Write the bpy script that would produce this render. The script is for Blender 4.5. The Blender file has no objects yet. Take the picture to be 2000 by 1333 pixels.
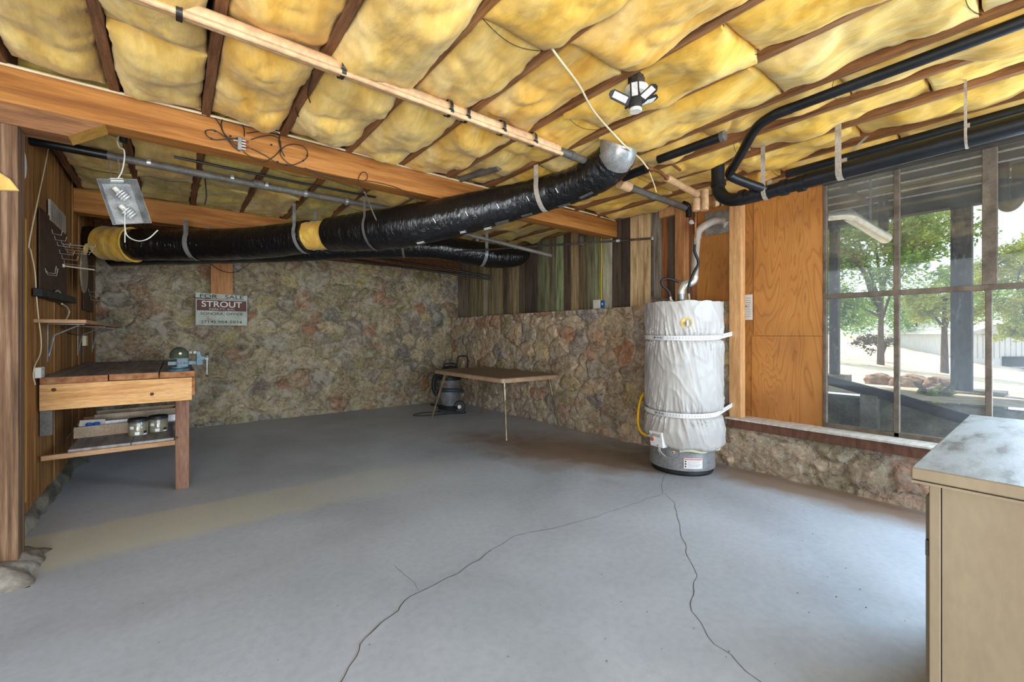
import bpy, bmesh, math, random
import numpy as np
from mathutils import Vector, Matrix, noise
random.seed(7)
C = bpy.context.scene.collection
sc = bpy.context.scene
R = math.radians
# ---------------------------------------------------------------- camera
H = 1.25                                    # eye height
FPX, CX, HZ = 840.0, 1000.0, 655.0          # focal length in pixels, principal column, horizon row (2000x1333)
FW = (0.6179, 0.7862); RT = (0.7862, -0.6179)
cam = bpy.data.cameras.new('camera'); co = bpy.data.objects.new('camera', cam); C.objects.link(co)
cam.sensor_width = 36; cam.lens = FPX/2000*36; cam.shift_y = -(666.5-HZ)/2000; cam.clip_start = .05; cam.clip_end = 300
co.location = (0, 0, H); co.rotation_euler = (R(90), 0, math.atan2(-FW[0], FW[1]))
sc.camera = co
# ---------------------------------------------------------------- world, sun, daylight
w = bpy.data.worlds.new('sky'); sc.world = w; w.use_nodes = True
bg = w.node_tree.nodes['Background']; bg.inputs[0].default_value = (.80, .90, 1, 1); bg.inputs[1].default_value = 1.0
sun = bpy.data.lights.new('sun', 'SUN'); sun.energy = 4.0; sun.angle = R(.6); sun.color = (1, .95, .85)
so = bpy.data.objects.new('sun', sun); C.objects.link(so); so.rotation_euler = (R(-32), R(26), 0)
def area(name, loc, rot, sx, sy, power, col):
    l = bpy.data.lights.new(name, 'AREA'); l.shape = 'RECTANGLE'; l.size = sx; l.size_y = sy; l.energy = power; l.color = col
    o = bpy.data.objects.new(name, l); C.objects.link(o); o.location = loc; o.rotation_euler = rot; return o
area('rear_fill', (1.2, -3.6, 1.5), (R(70), 0, 0), 6, 2.2, 225, (.74, .87, 1))  # added cool fill behind the camera, no doorway stands there
area('window_daylight', (4.42, -.62, 1.5), (0, R(66), 0), 1.9, 1.2, 125, (.58, .77, 1))
area('bounce_fill', (-.9, -1.0, .8), (R(124), 0, R(-14)), 1.2, .8, 62, (1, .95, .88))  # added unseen fill aimed up at the ceiling, like a bounced flash
sc.view_settings.view_transform = 'Standard'; sc.view_settings.look = 'None'
sc.view_settings.gamma = 1; sc.view_settings.use_curve_mapping = False; sc.view_settings.exposure = .80
# ---------------------------------------------------------------- helpers
def ray(px, py):
    u = (px-CX)/FPX; v = (HZ-py)/FPX
    return Vector((FW[0]+RT[0]*u, FW[1]+RT[1]*u, v))
def on(px, py, x=None, y=None, z=None, d=None):     # the point of the real plane x / y / z seen at a photo position
    r = ray(px, py)
    t = d if d else (x/r.x if x is not None else (y/r.y if y is not None else (z-H)/r.z))
    return Vector((r.x*t, r.y*t, H+r.z*t))
def srgb(c):
    return tuple(((v/255)/12.92 if v/255 <= .04045 else ((v/255+.055)/1.055)**2.4) for v in c)+(1,)
def fb(x, y, z=0, o=4):
    return noise.fractal(Vector((x, y, z)), .9, 2.1, o)
class MB:
    def __init__(s): s.v = []; s.f = []; s.m = []; s.cur = 0; s.col = []; s.c = (1, 1, 1)
    def add(s, vs, fs):
        n = len(s.v); s.v += [Vector(v) for v in vs]; s.f += [tuple(i+n for i in f) for f in fs]; s.m += [s.cur]*len(fs); s.col += [s.c]*len(vs)
        return s
    def box(s, x0, x1, y0, y1, z0, z1):
        return s.add([(x0,y0,z0),(x1,y0,z0),(x1,y1,z0),(x0,y1,z0),(x0,y0,z1),(x1,y0,z1),(x1,y1,z1),(x0,y1,z1)],
              [(3,2,1,0),(4,5,6,7),(0,1,5,4),(1,2,6,5),(2,3,7,6),(3,0,4,7)])
    def obox(s, c, ax, ay, az):          # oriented box: centre and three half-vectors
        c = Vector(c); ax = Vector(ax); ay = Vector(ay); az = Vector(az)
        P = [c+ax*i+ay*j+az*k for k in (-1,1) for j in (-1,1) for i in (-1,1)]
        return s.add(P, [(0,2,3,1),(4,5,7,6),(0,1,5,4),(1,3,7,5),(3,2,6,7),(2,0,4,6)])
    def prism(s, pts, off):              # polygon pts (3D list) extruded by off
        n = len(pts); off = Vector(off); a = [Vector(p) for p in pts]; b = [p+off for p in a]
        return s.add(a+b, [tuple(range(n))[::-1], tuple(range(n, 2*n))]+[(i, (i+1) % n, n+(i+1) % n, n+i) for i in range(n)])
    def tube(s, pts, r, seg=12, cap=True, hollow=0):
        pts = [Vector(p) for p in pts]; n = len(pts)
        rs = list(r) if hasattr(r, '__len__') else [r]*n
        t0 = (pts[1]-pts[0]).normalized(); up = Vector((0, 0, 1)) if abs(t0.z) < .9 else Vector((1, 0, 0))
        a = t0.cross(up).normalized(); vs = []
        for i in range(n):
            t = ((pts[min(i+1, n-1)]-pts[i]).normalized()+(pts[i]-pts[max(i-1, 0)]).normalized()).normalized()
            a = (a-t*a.dot(t)).normalized(); b = t.cross(a)
            for k in range(seg):
                g = 2*math.pi*k/seg; vs.append(pts[i]+(a*math.cos(g)+b*math.sin(g))*rs[i])
        fs = [(i*seg+k, i*seg+(k+1) % seg, (i+1)*seg+(k+1) % seg, (i+1)*seg+k) for i in range(n-1) for k in range(seg)]
        if cap: fs += [tuple(range(seg))[::-1], tuple((n-1)*seg+k for k in range(seg))]
        return s.add(vs, fs)
    def lathe(s, prof, c=(0,0,0), seg=32, axis=(0,0,1)):   # profile [(r,h)]
        ax = Vector(axis).normalized(); a = ax.orthogonal().normalized(); b = ax.cross(a); c = Vector(c); vs = []
        for r, h in prof:
            for k in range(seg):
                g = 2*math.pi*k/seg; vs.append(c+ax*h+(a*math.cos(g)+b*math.sin(g))*max(r, 1e-4))
        n = len(prof)
        fs = [(i*seg+k, i*seg+(k+1) % seg, (i+1)*seg+(k+1) % seg, (i+1)*seg+k) for i in range(n-1) for k in range(seg)]
        fs += [tuple(range(seg))[::-1], tuple((n-1)*seg+k for k in range(seg))]
        return s.add(vs, fs)
    def grid(s, P):                      # P[i][j] rows of points
        n = len(P); m = len(P[0])
        return s.add([p for r in P for p in r], [(i*m+j, i*m+j+1, (i+1)*m+j+1, (i+1)*m+j) for i in range(n-1) for j in range(m-1)])
def spl(pts, n=8):                       # Catmull-Rom path
    P = [Vector(p) for p in pts]; P = [P[0]*2-P[1]]+P+[P[-1]*2-P[-2]]; out = []
    for i in range(1, len(P)-2):
        for k in range(n):
            t = k/n; a, b, c, d = P[i-1:i+3]
            out.append(.5*((2*b)+(c-a)*t+(2*a-5*b+4*c-d)*t*t+(3*b-a-3*c+d)*t**3))
    return out+[P[-2]]
def obj(name, mb, mats, parent=None, origin=None, bevel=0, smooth=35, recalc=True):
    if origin is None:
        if parent: origin = parent['_w'] if '_w' in parent else (0, 0, 0)
        else:
            a = np.array([tuple(v) for v in mb.v]); lo = a.min(0); hi = a.max(0); origin = ((lo[0]+hi[0])/2, (lo[1]+hi[1])/2, lo[2])
    O = Vector(origin)
    me = bpy.data.meshes.new(name); me.from_pydata([v-O for v in mb.v], [], mb.f)
    if any(c != (1, 1, 1) for c in mb.col):
        ca = me.color_attributes.new('Tint', 'FLOAT_COLOR', 'POINT')
        ca.data.foreach_set('color', np.array([tuple(c)[:3]+(1,) for c in mb.col], dtype=np.float32).ravel())
    if not isinstance(mats, (list, tuple)): mats = [mats]
    for m in mats: me.materials.append(m)
    if len(mats) > 1: me.polygons.foreach_set('material_index', mb.m)
    if recalc:
        bm = bmesh.new(); bm.from_mesh(me); bmesh.ops.recalc_face_normals(bm, faces=bm.faces); bm.to_mesh(me); bm.free()
    if smooth:
        me.shade_smooth(); me.set_sharp_from_angle(angle=R(smooth))
    o = bpy.data.objects.new(name, me); C.objects.link(o)
    if parent: o.parent = parent
    else: o.location = O
    o['_w'] = tuple(O)
    if bevel:
        b = o.modifiers.new('edge', 'BEVEL'); b.width = bevel; b.segments = 2; b.limit_method = 'ANGLE'; b.angle_limit = R(40)
    return o
def thing(name, label, cat, loc, group=None):
    o = bpy.data.objects.new(name, None); C.objects.link(o); o.location = loc; o['_w'] = tuple(loc); o.empty_display_size = .05
    return tag(o, label, cat, group)
def tag(o, label=None, cat=None, group=None, kind=None):
    if label: o['label'] = label
    if cat: o['category'] = cat
    if group: o['group'] = group
    if kind: o['kind'] = kind
    return o
def one(name, mb, m, label, cat, group=None, **k): return tag(obj(name, mb, m, **k), label, cat, group)
def struct(name, mb, m, **k):
    return tag(obj(name, mb, m, origin=(0, 0, 0), **k), kind='structure')
def lettering(body, centre, width, height, mat, parent, face='-y', name='lettering'):
    cu = bpy.data.curves.new('t', 'FONT'); cu.body = body; cu.align_x = 'CENTER'; cu.align_y = 'CENTER'; cu.extrude = .02; cu.offset = .012
    t = bpy.data.objects.new('t', cu); C.objects.link(t)
    me = bpy.data.meshes.new_from_object(t.evaluated_get(bpy.context.evaluated_depsgraph_get())); bpy.data.objects.remove(t)
    a = np.array([tuple(v.co) for v in me.vertices]); lo = a.min(0); hi = a.max(0); mid = (lo+hi)/2
    sx = width/(hi[0]-lo[0]); sy = height/(hi[1]-lo[1]); c = Vector(centre)-Vector(parent['_w'])
    for v, p in zip(me.vertices, a):
        q = ((p[0]-mid[0])*sx, (p[1]-mid[1])*sy, (p[2])*.04)
        if face == '-y': v.co = c+Vector((q[0], -q[2], q[1]))
        elif face == '+x': v.co = c+Vector((q[2], q[0], q[1]))
        elif face == '-x': v.co = c+Vector((-q[2], -q[0], q[1]))
        else:
            X, Y, N = face; v.co = c+X*q[0]+Y*q[1]+N*q[2]
    me.materials.append(mat); o = bpy.data.objects.new(name, me); C.objects.link(o); o.parent = parent; o['_w'] = parent['_w']
    return o
# ---------------------------------------------------------------- materials
def newmat(name):
    m = bpy.data.materials.new(name); m.use_nodes = True; nt = m.node_tree; return m, nt, nt.nodes['Principled BSDF']
def M(name, cols, scale=(1, 1, 1), ns=4, detail=6, rough=.8, bump=.3, bs=60, metal=0, dist=0, bscale=None, spec=.4, tint=False, bd=.01, pos=None, fine=.3):
    """colours (list of sRGB triples) spread over noise in object space, plus a fine bump"""
    m, nt, b = newmat(name); N = nt.nodes; L = nt.links
    tc = N.new('ShaderNodeTexCoord'); mp = N.new('ShaderNodeMapping'); mp.inputs['Scale'].default_value = scale; L.new(tc.outputs['Object'], mp.inputs[0])
    n = N.new('ShaderNodeTexNoise'); n.inputs['Scale'].default_value = ns; n.inputs['Detail'].default_value = detail; n.inputs['Distortion'].default_value = dist
    L.new(mp.outputs[0], n.inputs['Vector']); cr = N.new('ShaderNodeValToRGB'); L.new(n.outputs[0], cr.inputs[0])
    e = cr.color_ramp.elements; k = len(cols)
    ps = pos or ([.5] if k == 1 else [.32+.36*i/(k-1) for i in range(k)])
    while len(e) < k: e.new(.5)
    if k == 1: e[1].color = srgb(cols[0])
    for i, c in enumerate(cols): e[i].position = ps[i]; e[i].color = srgb(c)
    out = cr.outputs[0]
    if fine:
        n3 = N.new('ShaderNodeTexNoise'); n3.inputs['Scale'].default_value = ns*9; n3.inputs['Detail'].default_value = 6; L.new(mp.outputs[0], n3.inputs['Vector'])
        c3 = N.new('ShaderNodeMapRange'); c3.inputs['From Min'].default_value = .3; c3.inputs['From Max'].default_value = .62; c3.inputs['To Min'].default_value = 1-fine; c3.inputs['To Max'].default_value = 1.04; L.new(n3.outputs[0], c3.inputs['Value'])
        x3 = N.new('ShaderNodeVectorMath'); x3.operation = 'SCALE'; L.new(out, x3.inputs[0]); L.new(c3.outputs[0], x3.inputs['Scale']); out = x3.outputs[0]
    if tint:
        at = N.new('ShaderNodeAttribute'); at.attribute_name = 'Tint'; mx = N.new('ShaderNodeMix'); mx.data_type = 'RGBA'; mx.blend_type = 'MULTIPLY'
        mx.inputs[0].default_value = 1; L.new(out, mx.inputs[6]); L.new(at.outputs[0], mx.inputs[7]); out = mx.outputs[2]
    L.new(out, b.inputs['Base Color'])
    b.inputs['Roughness'].default_value = rough; b.inputs['Metallic'].default_value = metal; b.inputs['Specular IOR Level'].default_value = spec
    if bump:
        n2 = N.new('ShaderNodeTexNoise'); n2.inputs['Scale'].default_value = bs; n2.inputs['Detail'].default_value = 5
        mp2 = N.new('ShaderNodeMapping'); mp2.inputs['Scale'].default_value = bscale or scale; L.new(tc.outputs['Object'], mp2.inputs[0]); L.new(mp2.outputs[0], n2.inputs['Vector'])
        bp = N.new('ShaderNodeBump'); bp.inputs['Strength'].default_value = bump; bp.inputs['Distance'].default_value = bd; L.new(n2.outputs[0], bp.inputs['Height']); L.new(bp.outputs[0], b.inputs['Normal'])
    return m
def flat(name, c, rough=.6, metal=0, **k): return M(name, [tuple(v*.93 for v in c), c], ns=9, rough=rough, metal=metal, bump=.08, fine=.06, **k)
m_beam = M('beam_wood', [(132, 78, 28), (166, 106, 44), (184, 124, 60)], (.35, 6, 6), 2.2, detail=9, rough=.7, bump=.25, bs=18, dist=1.2, fine=.25)
m_beamdark = M('beam_wood_dark', [(96, 62, 36), (132, 88, 52), (146, 100, 62)], (.6, 8, 8), 3, rough=.75, bump=.25, bs=18, dist=.6)
m_joist = M('joist_wood', [(104, 66, 36), (146, 98, 56), (170, 118, 72)], (8, .7, 8), 4, rough=.85, bump=.5, bs=14)
m_joistold = M('joist_wood_old', [(92, 60, 36), (124, 82, 50), (144, 100, 64)], (8, .7, 8), 4, rough=.85, bump=.5, bs=14)
m_post = M('post_wood', [(72, 52, 38), (112, 82, 58), (146, 116, 90)], (16, 16, .5), 3, rough=.85, bump=.5, bs=14, dist=.4)
m_board = M('wall_board_wood', [(112, 74, 36), (156, 106, 54), (176, 128, 72)], (6, 6, .5), 3, rough=.75, bump=.3, bs=14, dist=.5, tint=True)
m_stud = M('stud_wood', [(186, 132, 82), (208, 156, 102), (218, 170, 118)], (7, 7, .5), 3, rough=.7, bump=.15, bs=14, dist=.4)
m_studred = M('stud_wood_red', [(150, 98, 54), (178, 122, 74), (190, 136, 88)], (7, 7, .5), 3, rough=.75, bump=.2, bs=14, dist=.4)
m_gold = M('fresh_yellow_wood', [(176, 120, 42), (200, 146, 62), (208, 158, 76)], (6, 6, .6), 3, rough=.7, bump=.15, bs=12)
m_pine = M('pine_wood', [(196, 138, 78), (220, 166, 104), (228, 180, 122)], (.7, 6, 9), 3, rough=.65, bump=.12, bs=14, dist=.8)
m_bench = M('bench_top_wood', [(118, 112, 112), (150, 144, 142), (168, 162, 158)], (7, .6, 7), 3, rough=.7, bump=.25, bs=14)
m_benchend = M('bench_board_end', [(128, 78, 44), (160, 106, 66), (178, 128, 88)], (5, 5, 5), 4, rough=.8, bump=.3, bs=30)
m_rail = M('shelf_rail_wood', [(150, 110, 74), (180, 138, 98), (190, 150, 112)], (.7, 7, 7), 3, rough=.8, bump=.2, bs=14)
m_plank = M('plank_paint', [(170, 160, 150), (225, 222, 215), (255, 255, 255)], (7, 7, .6), 4, rough=.8, bump=.35, bs=12, tint=True)
m_black = M('black_plastic_pipe', [(14, 15, 18), (30, 31, 35)], (1, 1, 1), 5, rough=.38, bump=.1, bs=40)
m_greyp = M('grey_pipe', [(84, 80, 76), (116, 110, 102)], (1, 1, 1), 6, rough=.5, bump=.1, bs=40)
m_iron = M('iron_pipe', [(52, 44, 38), (88, 78, 68)], (1, 1, 1), 12, rough=.55, bump=.2, bs=60, metal=.4)
m_tan = M('tan_pipe', [(196, 154, 112), (222, 182, 138)], (1, 1, 1), 3, rough=.45, bump=.1, bs=30)
m_copper = M('copper_pipe', [(120, 78, 50), (172, 120, 84)], (1, 1, 1), 12, rough=.4, bump=.1, metal=.7)
m_steel = M('galvanised_steel', [(138, 138, 136), (186, 186, 184)], (1, 1, 1), 12, rough=.35, bump=.08, bs=40, metal=.5)
m_alu = M('bright_aluminium', [(196, 190, 178), (226, 222, 212)], (1, 1, 1), 9, rough=.28, bump=.25, bs=24, metal=.55, fine=.1)
m_strapm = M('plastic_strap', [(150, 140, 128), (196, 184, 168)], (1, 1, 1), 9, rough=.4, bump=.05)
m_tape = M('black_tape', [(30, 28, 26), (62, 58, 54)], (1, 1, 1), 20, rough=.4, bump=.1)
m_rubber = M('black_rubber', [(18, 18, 19), (40, 40, 42)], (1, 1, 1), 14, rough=.55, bump=.1)
m_white = flat('white_plastic', (222, 218, 206), .4)
m_cream = flat('cream_cable', (226, 206, 168), .5)
m_wire = flat('dark_wire', (30, 27, 24), .5)
m_yel = flat('yellow_gas_hose', (226, 172, 30), .35)
m_label = flat('label_white', (232, 232, 232), .5)
m_lred = flat('label_red', (206, 92, 70), .5)
m_ink = flat('ink', (40, 38, 38), .6)
m_greyink = flat('grey_ink', (110, 108, 106), .6)
m_tank = M('grey_enamel', [(126, 126, 128), (146, 146, 148)], (1, 1, 1), 5, rough=.35, bump=.04)
m_paper = flat('paper', (226, 216, 204), .8)
m_card = M('cardboard', [(150, 128, 106), (172, 150, 126)], (1, 1, 1), 12, rough=.9, bump=.1)
m_cardw = M('cardboard_white', [(214, 212, 216), (232, 230, 234)], (1, 1, 1), 12, rough=.8, bump=.05)
m_blue = flat('blue_plastic', (36, 92, 170), .4)
m_vise = M('blue_vise_paint', [(52, 82, 94), (84, 114, 124)], (1, 1, 1), 24, rough=.4, bump=.2, bs=60)
m_cap = M('green_cap_cloth', [(44, 50, 40), (66, 74, 58)], (1, 1, 1), 20, rough=.9, bump=.3)
m_concrete = M('concrete', [(84, 78, 68), (116, 108, 96), (146, 140, 128)], (1, 1, 1), 5, rough=.9, bump=.6, bs=24)
m_formica = M('table_laminate', [(132, 108, 86), (152, 128, 104)], (2, 12, 1), 5, rough=.45, bump=.05)
m_formedge = M('table_edge', [(172, 140, 110), (190, 158, 128)], (1, 1, 1), 9, rough=.5, bump=.05)
m_brass = M('brass_metal', [(120, 106, 84), (168, 152, 124)], (1, 1, 1), 12, rough=.3, bump=.05, metal=.45)
m_vacgrey = M('vac_tank_metal', [(128, 128, 130), (176, 178, 180)], (1, 1, 1), 6, rough=.3, bump=.05, metal=.6)
m_hose = M('vac_hose', [(40, 50, 58), (64, 76, 84)], (1, 1, 1), 12, rough=.5, bump=.1)
m_red = flat('red_label', (120, 40, 32), .5)
m_peg = M('pegboard_brown', [(62, 40, 28), (86, 58, 40)], (1, 1, 1), 10, rough=.7, bump=.3)
m_disc = M('old_round_board', [(128, 112, 90), (160, 142, 118)], (1, 1, 1), 8, rough=.85, bump=.3)
m_cabtop = M('worn_white_paint', [(104, 98, 88), (144, 146, 144), (166, 172, 176)], (4, 14, 3), 1.6, detail=10, rough=.42, bump=.06, bs=14, pos=[.34, .41, .56], fine=.14)
m_cabside = M('cabinet_cream_paint', [(112, 96, 72), (134, 118, 94), (142, 127, 102)], (3, 3, 1.2), 2.2, detail=9, rough=.6, bump=.1, bs=12, pos=[.25, .38, .65], fine=.05)
m_sill = M('sill_white_paint', [(196, 184, 170), (226, 220, 210)], (2, 6, 2), 5, rough=.6, bump=.2)
m_sillred = M('sill_brown_paint', [(92, 58, 44), (122, 82, 64)], (2, 6, 2), 5, rough=.8, bump=.3)
m_sash = M('sash_wood', [(88, 76, 64), (108, 95, 82), (122, 108, 94)], (3, 3, 3), 4, rough=.8, bump=.3, fine=.2)
m_oldpost = M('weathered_post', [(36, 36, 36), (58, 58, 60), (120, 122, 124)], (6, 6, 2), 5, detail=9, rough=.9, bump=.4, pos=[.4, .6, .76])
m_deck = M('deck_underside', [(50, 47, 42), (70, 66, 60)], (4, .6, 4), 5, rough=.9, bump=.3)
m_bark = M('tree_bark', [(72, 58, 44), (120, 100, 80)], (6, 6, 1), 6, rough=.9, bump=.6, bs=20)
m_earth = M('pale_dry_ground', [(186, 160, 130), (222, 204, 180), (236, 224, 206)], (1, 1, 1), 1.6, detail=9, rough=.95, bump=.4, bs=12)
m_rock = M('boulder', [(140, 104, 78), (176, 140, 112), (206, 180, 156)], (1, 1, 1), 8, rough=.9, bump=.7, bs=16)
m_house = M('white_house_siding', [(214, 214, 214), (236, 236, 238)], (9, 9, .5), 4, rough=.8, bump=.1)
m_roof = M('pale_roof', [(180, 176, 170), (206, 202, 198)], (1, 1, 1), 4, rough=.8, bump=.1)
m_subfloor = M('subfloor_boards', [(50, 32, 20), (84, 56, 36)], (1, 6, 1), 4, rough=.9, bump=.3)
m_glass_lamp = M('lamp_tube_glass', [(220, 220, 216), (240, 240, 236)], ns=5, rough=.15, bump=0)
m_led = M('led_panel', [(196, 196, 194), (222, 222, 220)], (1, 1, 1), 60, rough=.3, bump=.2, bs=200)
m_jarcont = M('jar_contents', [(140, 128, 76), (176, 164, 104)], (1, 1, 1), 40, rough=.4, bump=.1)
def leafmat(name, a, b_, c):
    m = M(name, [a, b_, c], (1, 1, 1), 3, rough=.6, bump=0); b = m.node_tree.nodes['Principled BSDF']
    b.inputs['Transmission Weight'].default_value = 0
    tr = m.node_tree.nodes.new('ShaderNodeBsdfTranslucent'); mx = m.node_tree.nodes.new('ShaderNodeMixShader'); mx.inputs[0].default_value = .55
    cr = [n for n in m.node_tree.nodes if n.type == 'VALTORGB'][0]; m.node_tree.links.new(cr.outputs[0], tr.inputs[0])
    m.node_tree.links.new(b.outputs[0], mx.inputs[1]); m.node_tree.links.new(tr.outputs[0], mx.inputs[2]); m.node_tree.links.new(mx.outputs[0], m.node_tree.nodes['Material Output'].inputs[0])
    return m
m_leaf = leafmat('oak_leaves', (84, 116, 48), (136, 170, 76), (190, 208, 118))
m_leafy = leafmat('yellow_green_leaves', (128, 146, 56), (178, 186, 84), (212, 212, 120))
# fibreglass wool
def woolmat(name, cols):
    m = M(name, cols, (1.8, .7, 1), 2.2, detail=12, rough=1, bump=.55, bs=22, dist=1.0, spec=.05, bscale=(1.8, .6, 1), bd=.014, fine=.12)
    b = m.node_tree.nodes['Principled BSDF']; b.inputs['Subsurface Weight'].default_value = 0; b.inputs['Sheen Weight'].default_value = .15
    return m
m_wool = [woolmat('fibreglass_wool_a', [(202, 146, 52), (222, 176, 88), (236, 204, 138)]),
          woolmat('fibreglass_wool_b', [(196, 154, 74), (216, 180, 102), (230, 204, 142)]),
          woolmat('fibreglass_wool_c', [(206, 152, 46), (224, 178, 80), (234, 202, 122)])]
m_woolgrey = woolmat('fibreglass_wool_dusty', [(170, 146, 66), (194, 170, 90), (210, 190, 118)])
# black duct jacket: glossy crinkled plastic
m_duct, nt, b = newmat('black_duct_jacket'); N = nt.nodes; L = nt.links
b.inputs['Base Color'].default_value = srgb((17, 17, 19)); b.inputs['Roughness'].default_value = .17; b.inputs['Specular IOR Level'].default_value = .6
tc = N.new('ShaderNodeTexCoord'); mp = N.new('ShaderNodeMapping'); mp.inputs['Scale'].default_value = (7, 5, 1.1); L.new(tc.outputs['Object'], mp.inputs[0])
n1 = N.new('ShaderNodeTexNoise'); n1.inputs['Scale'].default_value = 5; n1.inputs['Detail'].default_value = 7; n1.inputs['Distortion'].default_value = 1.2; L.new(mp.outputs[0], n1.inputs['Vector'])
bp = N.new('ShaderNodeBump'); bp.inputs['Strength'].default_value = .8; bp.inputs['Distance'].default_value = .016; L.new(n1.outputs[0], bp.inputs['Height']); L.new(bp.outputs[0], b.inputs['Normal'])
# plywood with strong grain
def plywood(name, a, b_, c):
    m, nt, b = newmat(name); N = nt.nodes; L = nt.links
    tc = N.new('ShaderNodeTexCoord'); mp = N.new('ShaderNodeMapping'); mp.inputs['Scale'].default_value = (1, 1.0, .16); L.new(tc.outputs['Object'], mp.inputs[0])
    wv = N.new('ShaderNodeTexNoise'); wv.inputs['Scale'].default_value = 3.2; wv.inputs['Detail'].default_value = 3; wv.inputs['Distortion'].default_value = .6; L.new(mp.outputs[0], wv.inputs['Vector'])
    mu = N.new('ShaderNodeMath'); mu.operation = 'MULTIPLY'; mu.inputs[1].default_value = 26; L.new(wv.outputs[0], mu.inputs[0])
    fr = N.new('ShaderNodeMath'); fr.operation = 'FRACT'; L.new(mu.outputs[0], fr.inputs[0])
    n2 = N.new('ShaderNodeTexNoise'); n2.inputs['Scale'].default_value = 2; L.new(tc.outputs['Object'], n2.inputs['Vector'])
    cr = N.new('ShaderNodeValToRGB'); L.new(fr.outputs[0], cr.inputs[0]); e = cr.color_ramp.elements
    e[0].position = 0; e[0].color = srgb(a); e[1].position = .35; e[1].color = srgb(b_); x = e.new(1); x.color = srgb(c)
    mx = N.new('ShaderNodeMix'); mx.data_type = 'RGBA'; mx.blend_type = 'MULTIPLY'; mx.inputs[0].default_value = .5
    c2 = N.new('ShaderNodeValToRGB'); L.new(n2.outputs[0], c2.inputs[0]); c2.color_ramp.elements[0].position = .3; c2.color_ramp.elements[0].color = (.5, .45, .4, 1); c2.color_ramp.elements[1].position = .6
    L.new(cr.outputs[0], mx.inputs[6]); L.new(c2.outputs[0], mx.inputs[7]); L.new(mx.outputs[2], b.inputs['Base Color']); b.inputs['Roughness'].default_value = .6
    return m
m_ply = plywood('plywood_orange', (160, 100, 40), (190, 128, 60), (182, 118, 54))
# concrete floor
m_floor, nt, b = newmat('floor_concrete'); N = nt.nodes; L = nt.links
tc = N.new('ShaderNodeTexCoord')
def nz(s, d=8, dist=0, sc_=(1, 1, 1)):
    mp = N.new('ShaderNodeMapping'); mp.inputs['Scale'].default_value = sc_; L.new(tc.outputs['Object'], mp.inputs[0])
    n = N.new('ShaderNodeTexNoise'); n.inputs['Scale'].default_value = s; n.inputs['Detail'].default_value = d; n.inputs['Distortion'].default_value = dist; L.new(mp.outputs[0], n.inputs['Vector']); return n.outputs[0]
def ramp(src, stops):
    cr = N.new('ShaderNodeValToRGB'); L.new(src, cr.inputs[0]); e = cr.color_ramp.elements
    while len(e) < len(stops): e.new(.5)
    for k, (p, c) in enumerate(stops): e[k].position = p; e[k].color = c if len(c) == 4 else srgb(c)
    return cr.outputs[0]
def mix(a, b_, f, mode='MIX'):
    x = N.new('ShaderNodeMix'); x.data_type = 'RGBA'; x.blend_type = mode
    if isinstance(f, (int, float)): x.inputs[0].default_value = f
    else: L.new(f, x.inputs[0])
    for s_, i in ((a, 6), (b_, 7)):
        if isinstance(s_, tuple): x.inputs[i].default_value = s_
        else: L.new(s_, x.inputs[i])
    return x.outputs[2]
base = ramp(nz(.9, 10, .5), [(.3, (162, 167, 173)), (.5, (178, 183, 190)), (.7, (190, 196, 203))])
base = mix(base, ramp(nz(26, 8), [(.3, (.72, .72, .72, 1)), (.6, (1, 1, 1, 1))]), .35, 'MULTIPLY')
spots = ramp(nz(9, 3), [(.69, (0, 0, 0, 1)), (.74, (1, 1, 1, 1))]); base = mix(base, srgb((98, 88, 78)), spots) if False else base
def blob(x, y, rx, ry, rot=0):
    mp = N.new('ShaderNodeMapping'); mp.vector_type = 'TEXTURE'; mp.inputs['Location'].default_value = (x, y, 0); mp.inputs['Scale'].default_value = (rx, ry, 1); mp.inputs['Rotation'].default_value = (0, 0, rot)
    L.new(tc.outputs['Object'], mp.inputs[0]); g = N.new('ShaderNodeVectorMath'); g.operation = 'LENGTH'; L.new(mp.outputs[0], g.inputs[0])
    a = N.new('ShaderNodeMath'); a.operation = 'MULTIPLY_ADD'; L.new(nz(2.5, 6, 1), a.inputs[0]); a.inputs[1].default_value = 1.1; L.new(g.outputs['Value'], a.inputs[2])
    return ramp(a.outputs[0], [(.75, (1, 1, 1, 1)), (1.0, (.55, .55, .55, 1)), (1.0, (.5, .5, .5, 1))]) , a.outputs[0]
def blobf(*a):
    _, v = blob(*a); mr = N.new('ShaderNodeMapRange'); mr.inputs['From Min'].default_value = 1.55; mr.inputs['From Max'].default_value = .9; mr.inputs['To Min'].default_value = 0; mr.inputs['To Max'].default_value = .75; mr.clamp = True
    L.new(v, mr.inputs['Value']); return mr.outputs[0]
base = mix(base, srgb((128, 96, 62)), blobf(3.3, 3.3, .8, 1.6, .35))
base = mix(base, srgb((140, 106, 70)), blobf(4.0, 1.2, .35, 1.9, 0))
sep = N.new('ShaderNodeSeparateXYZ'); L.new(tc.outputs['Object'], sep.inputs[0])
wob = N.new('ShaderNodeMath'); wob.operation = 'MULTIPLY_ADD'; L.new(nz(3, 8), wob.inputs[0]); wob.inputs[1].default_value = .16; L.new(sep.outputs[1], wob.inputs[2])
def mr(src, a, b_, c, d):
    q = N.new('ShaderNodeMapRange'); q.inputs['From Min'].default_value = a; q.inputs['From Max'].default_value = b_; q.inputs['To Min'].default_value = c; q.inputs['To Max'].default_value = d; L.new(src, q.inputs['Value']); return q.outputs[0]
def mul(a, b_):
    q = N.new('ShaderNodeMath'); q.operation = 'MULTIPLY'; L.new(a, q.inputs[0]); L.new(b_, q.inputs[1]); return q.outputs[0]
strip = mul(mul(mr(wob.outputs[0], 3.36, 3.48, 0, 1), mr(wob.outputs[0], 4.03, 3.97, 0, 1)), mr(sep.outputs[0], 2.2, .2, 0, .6))
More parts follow.
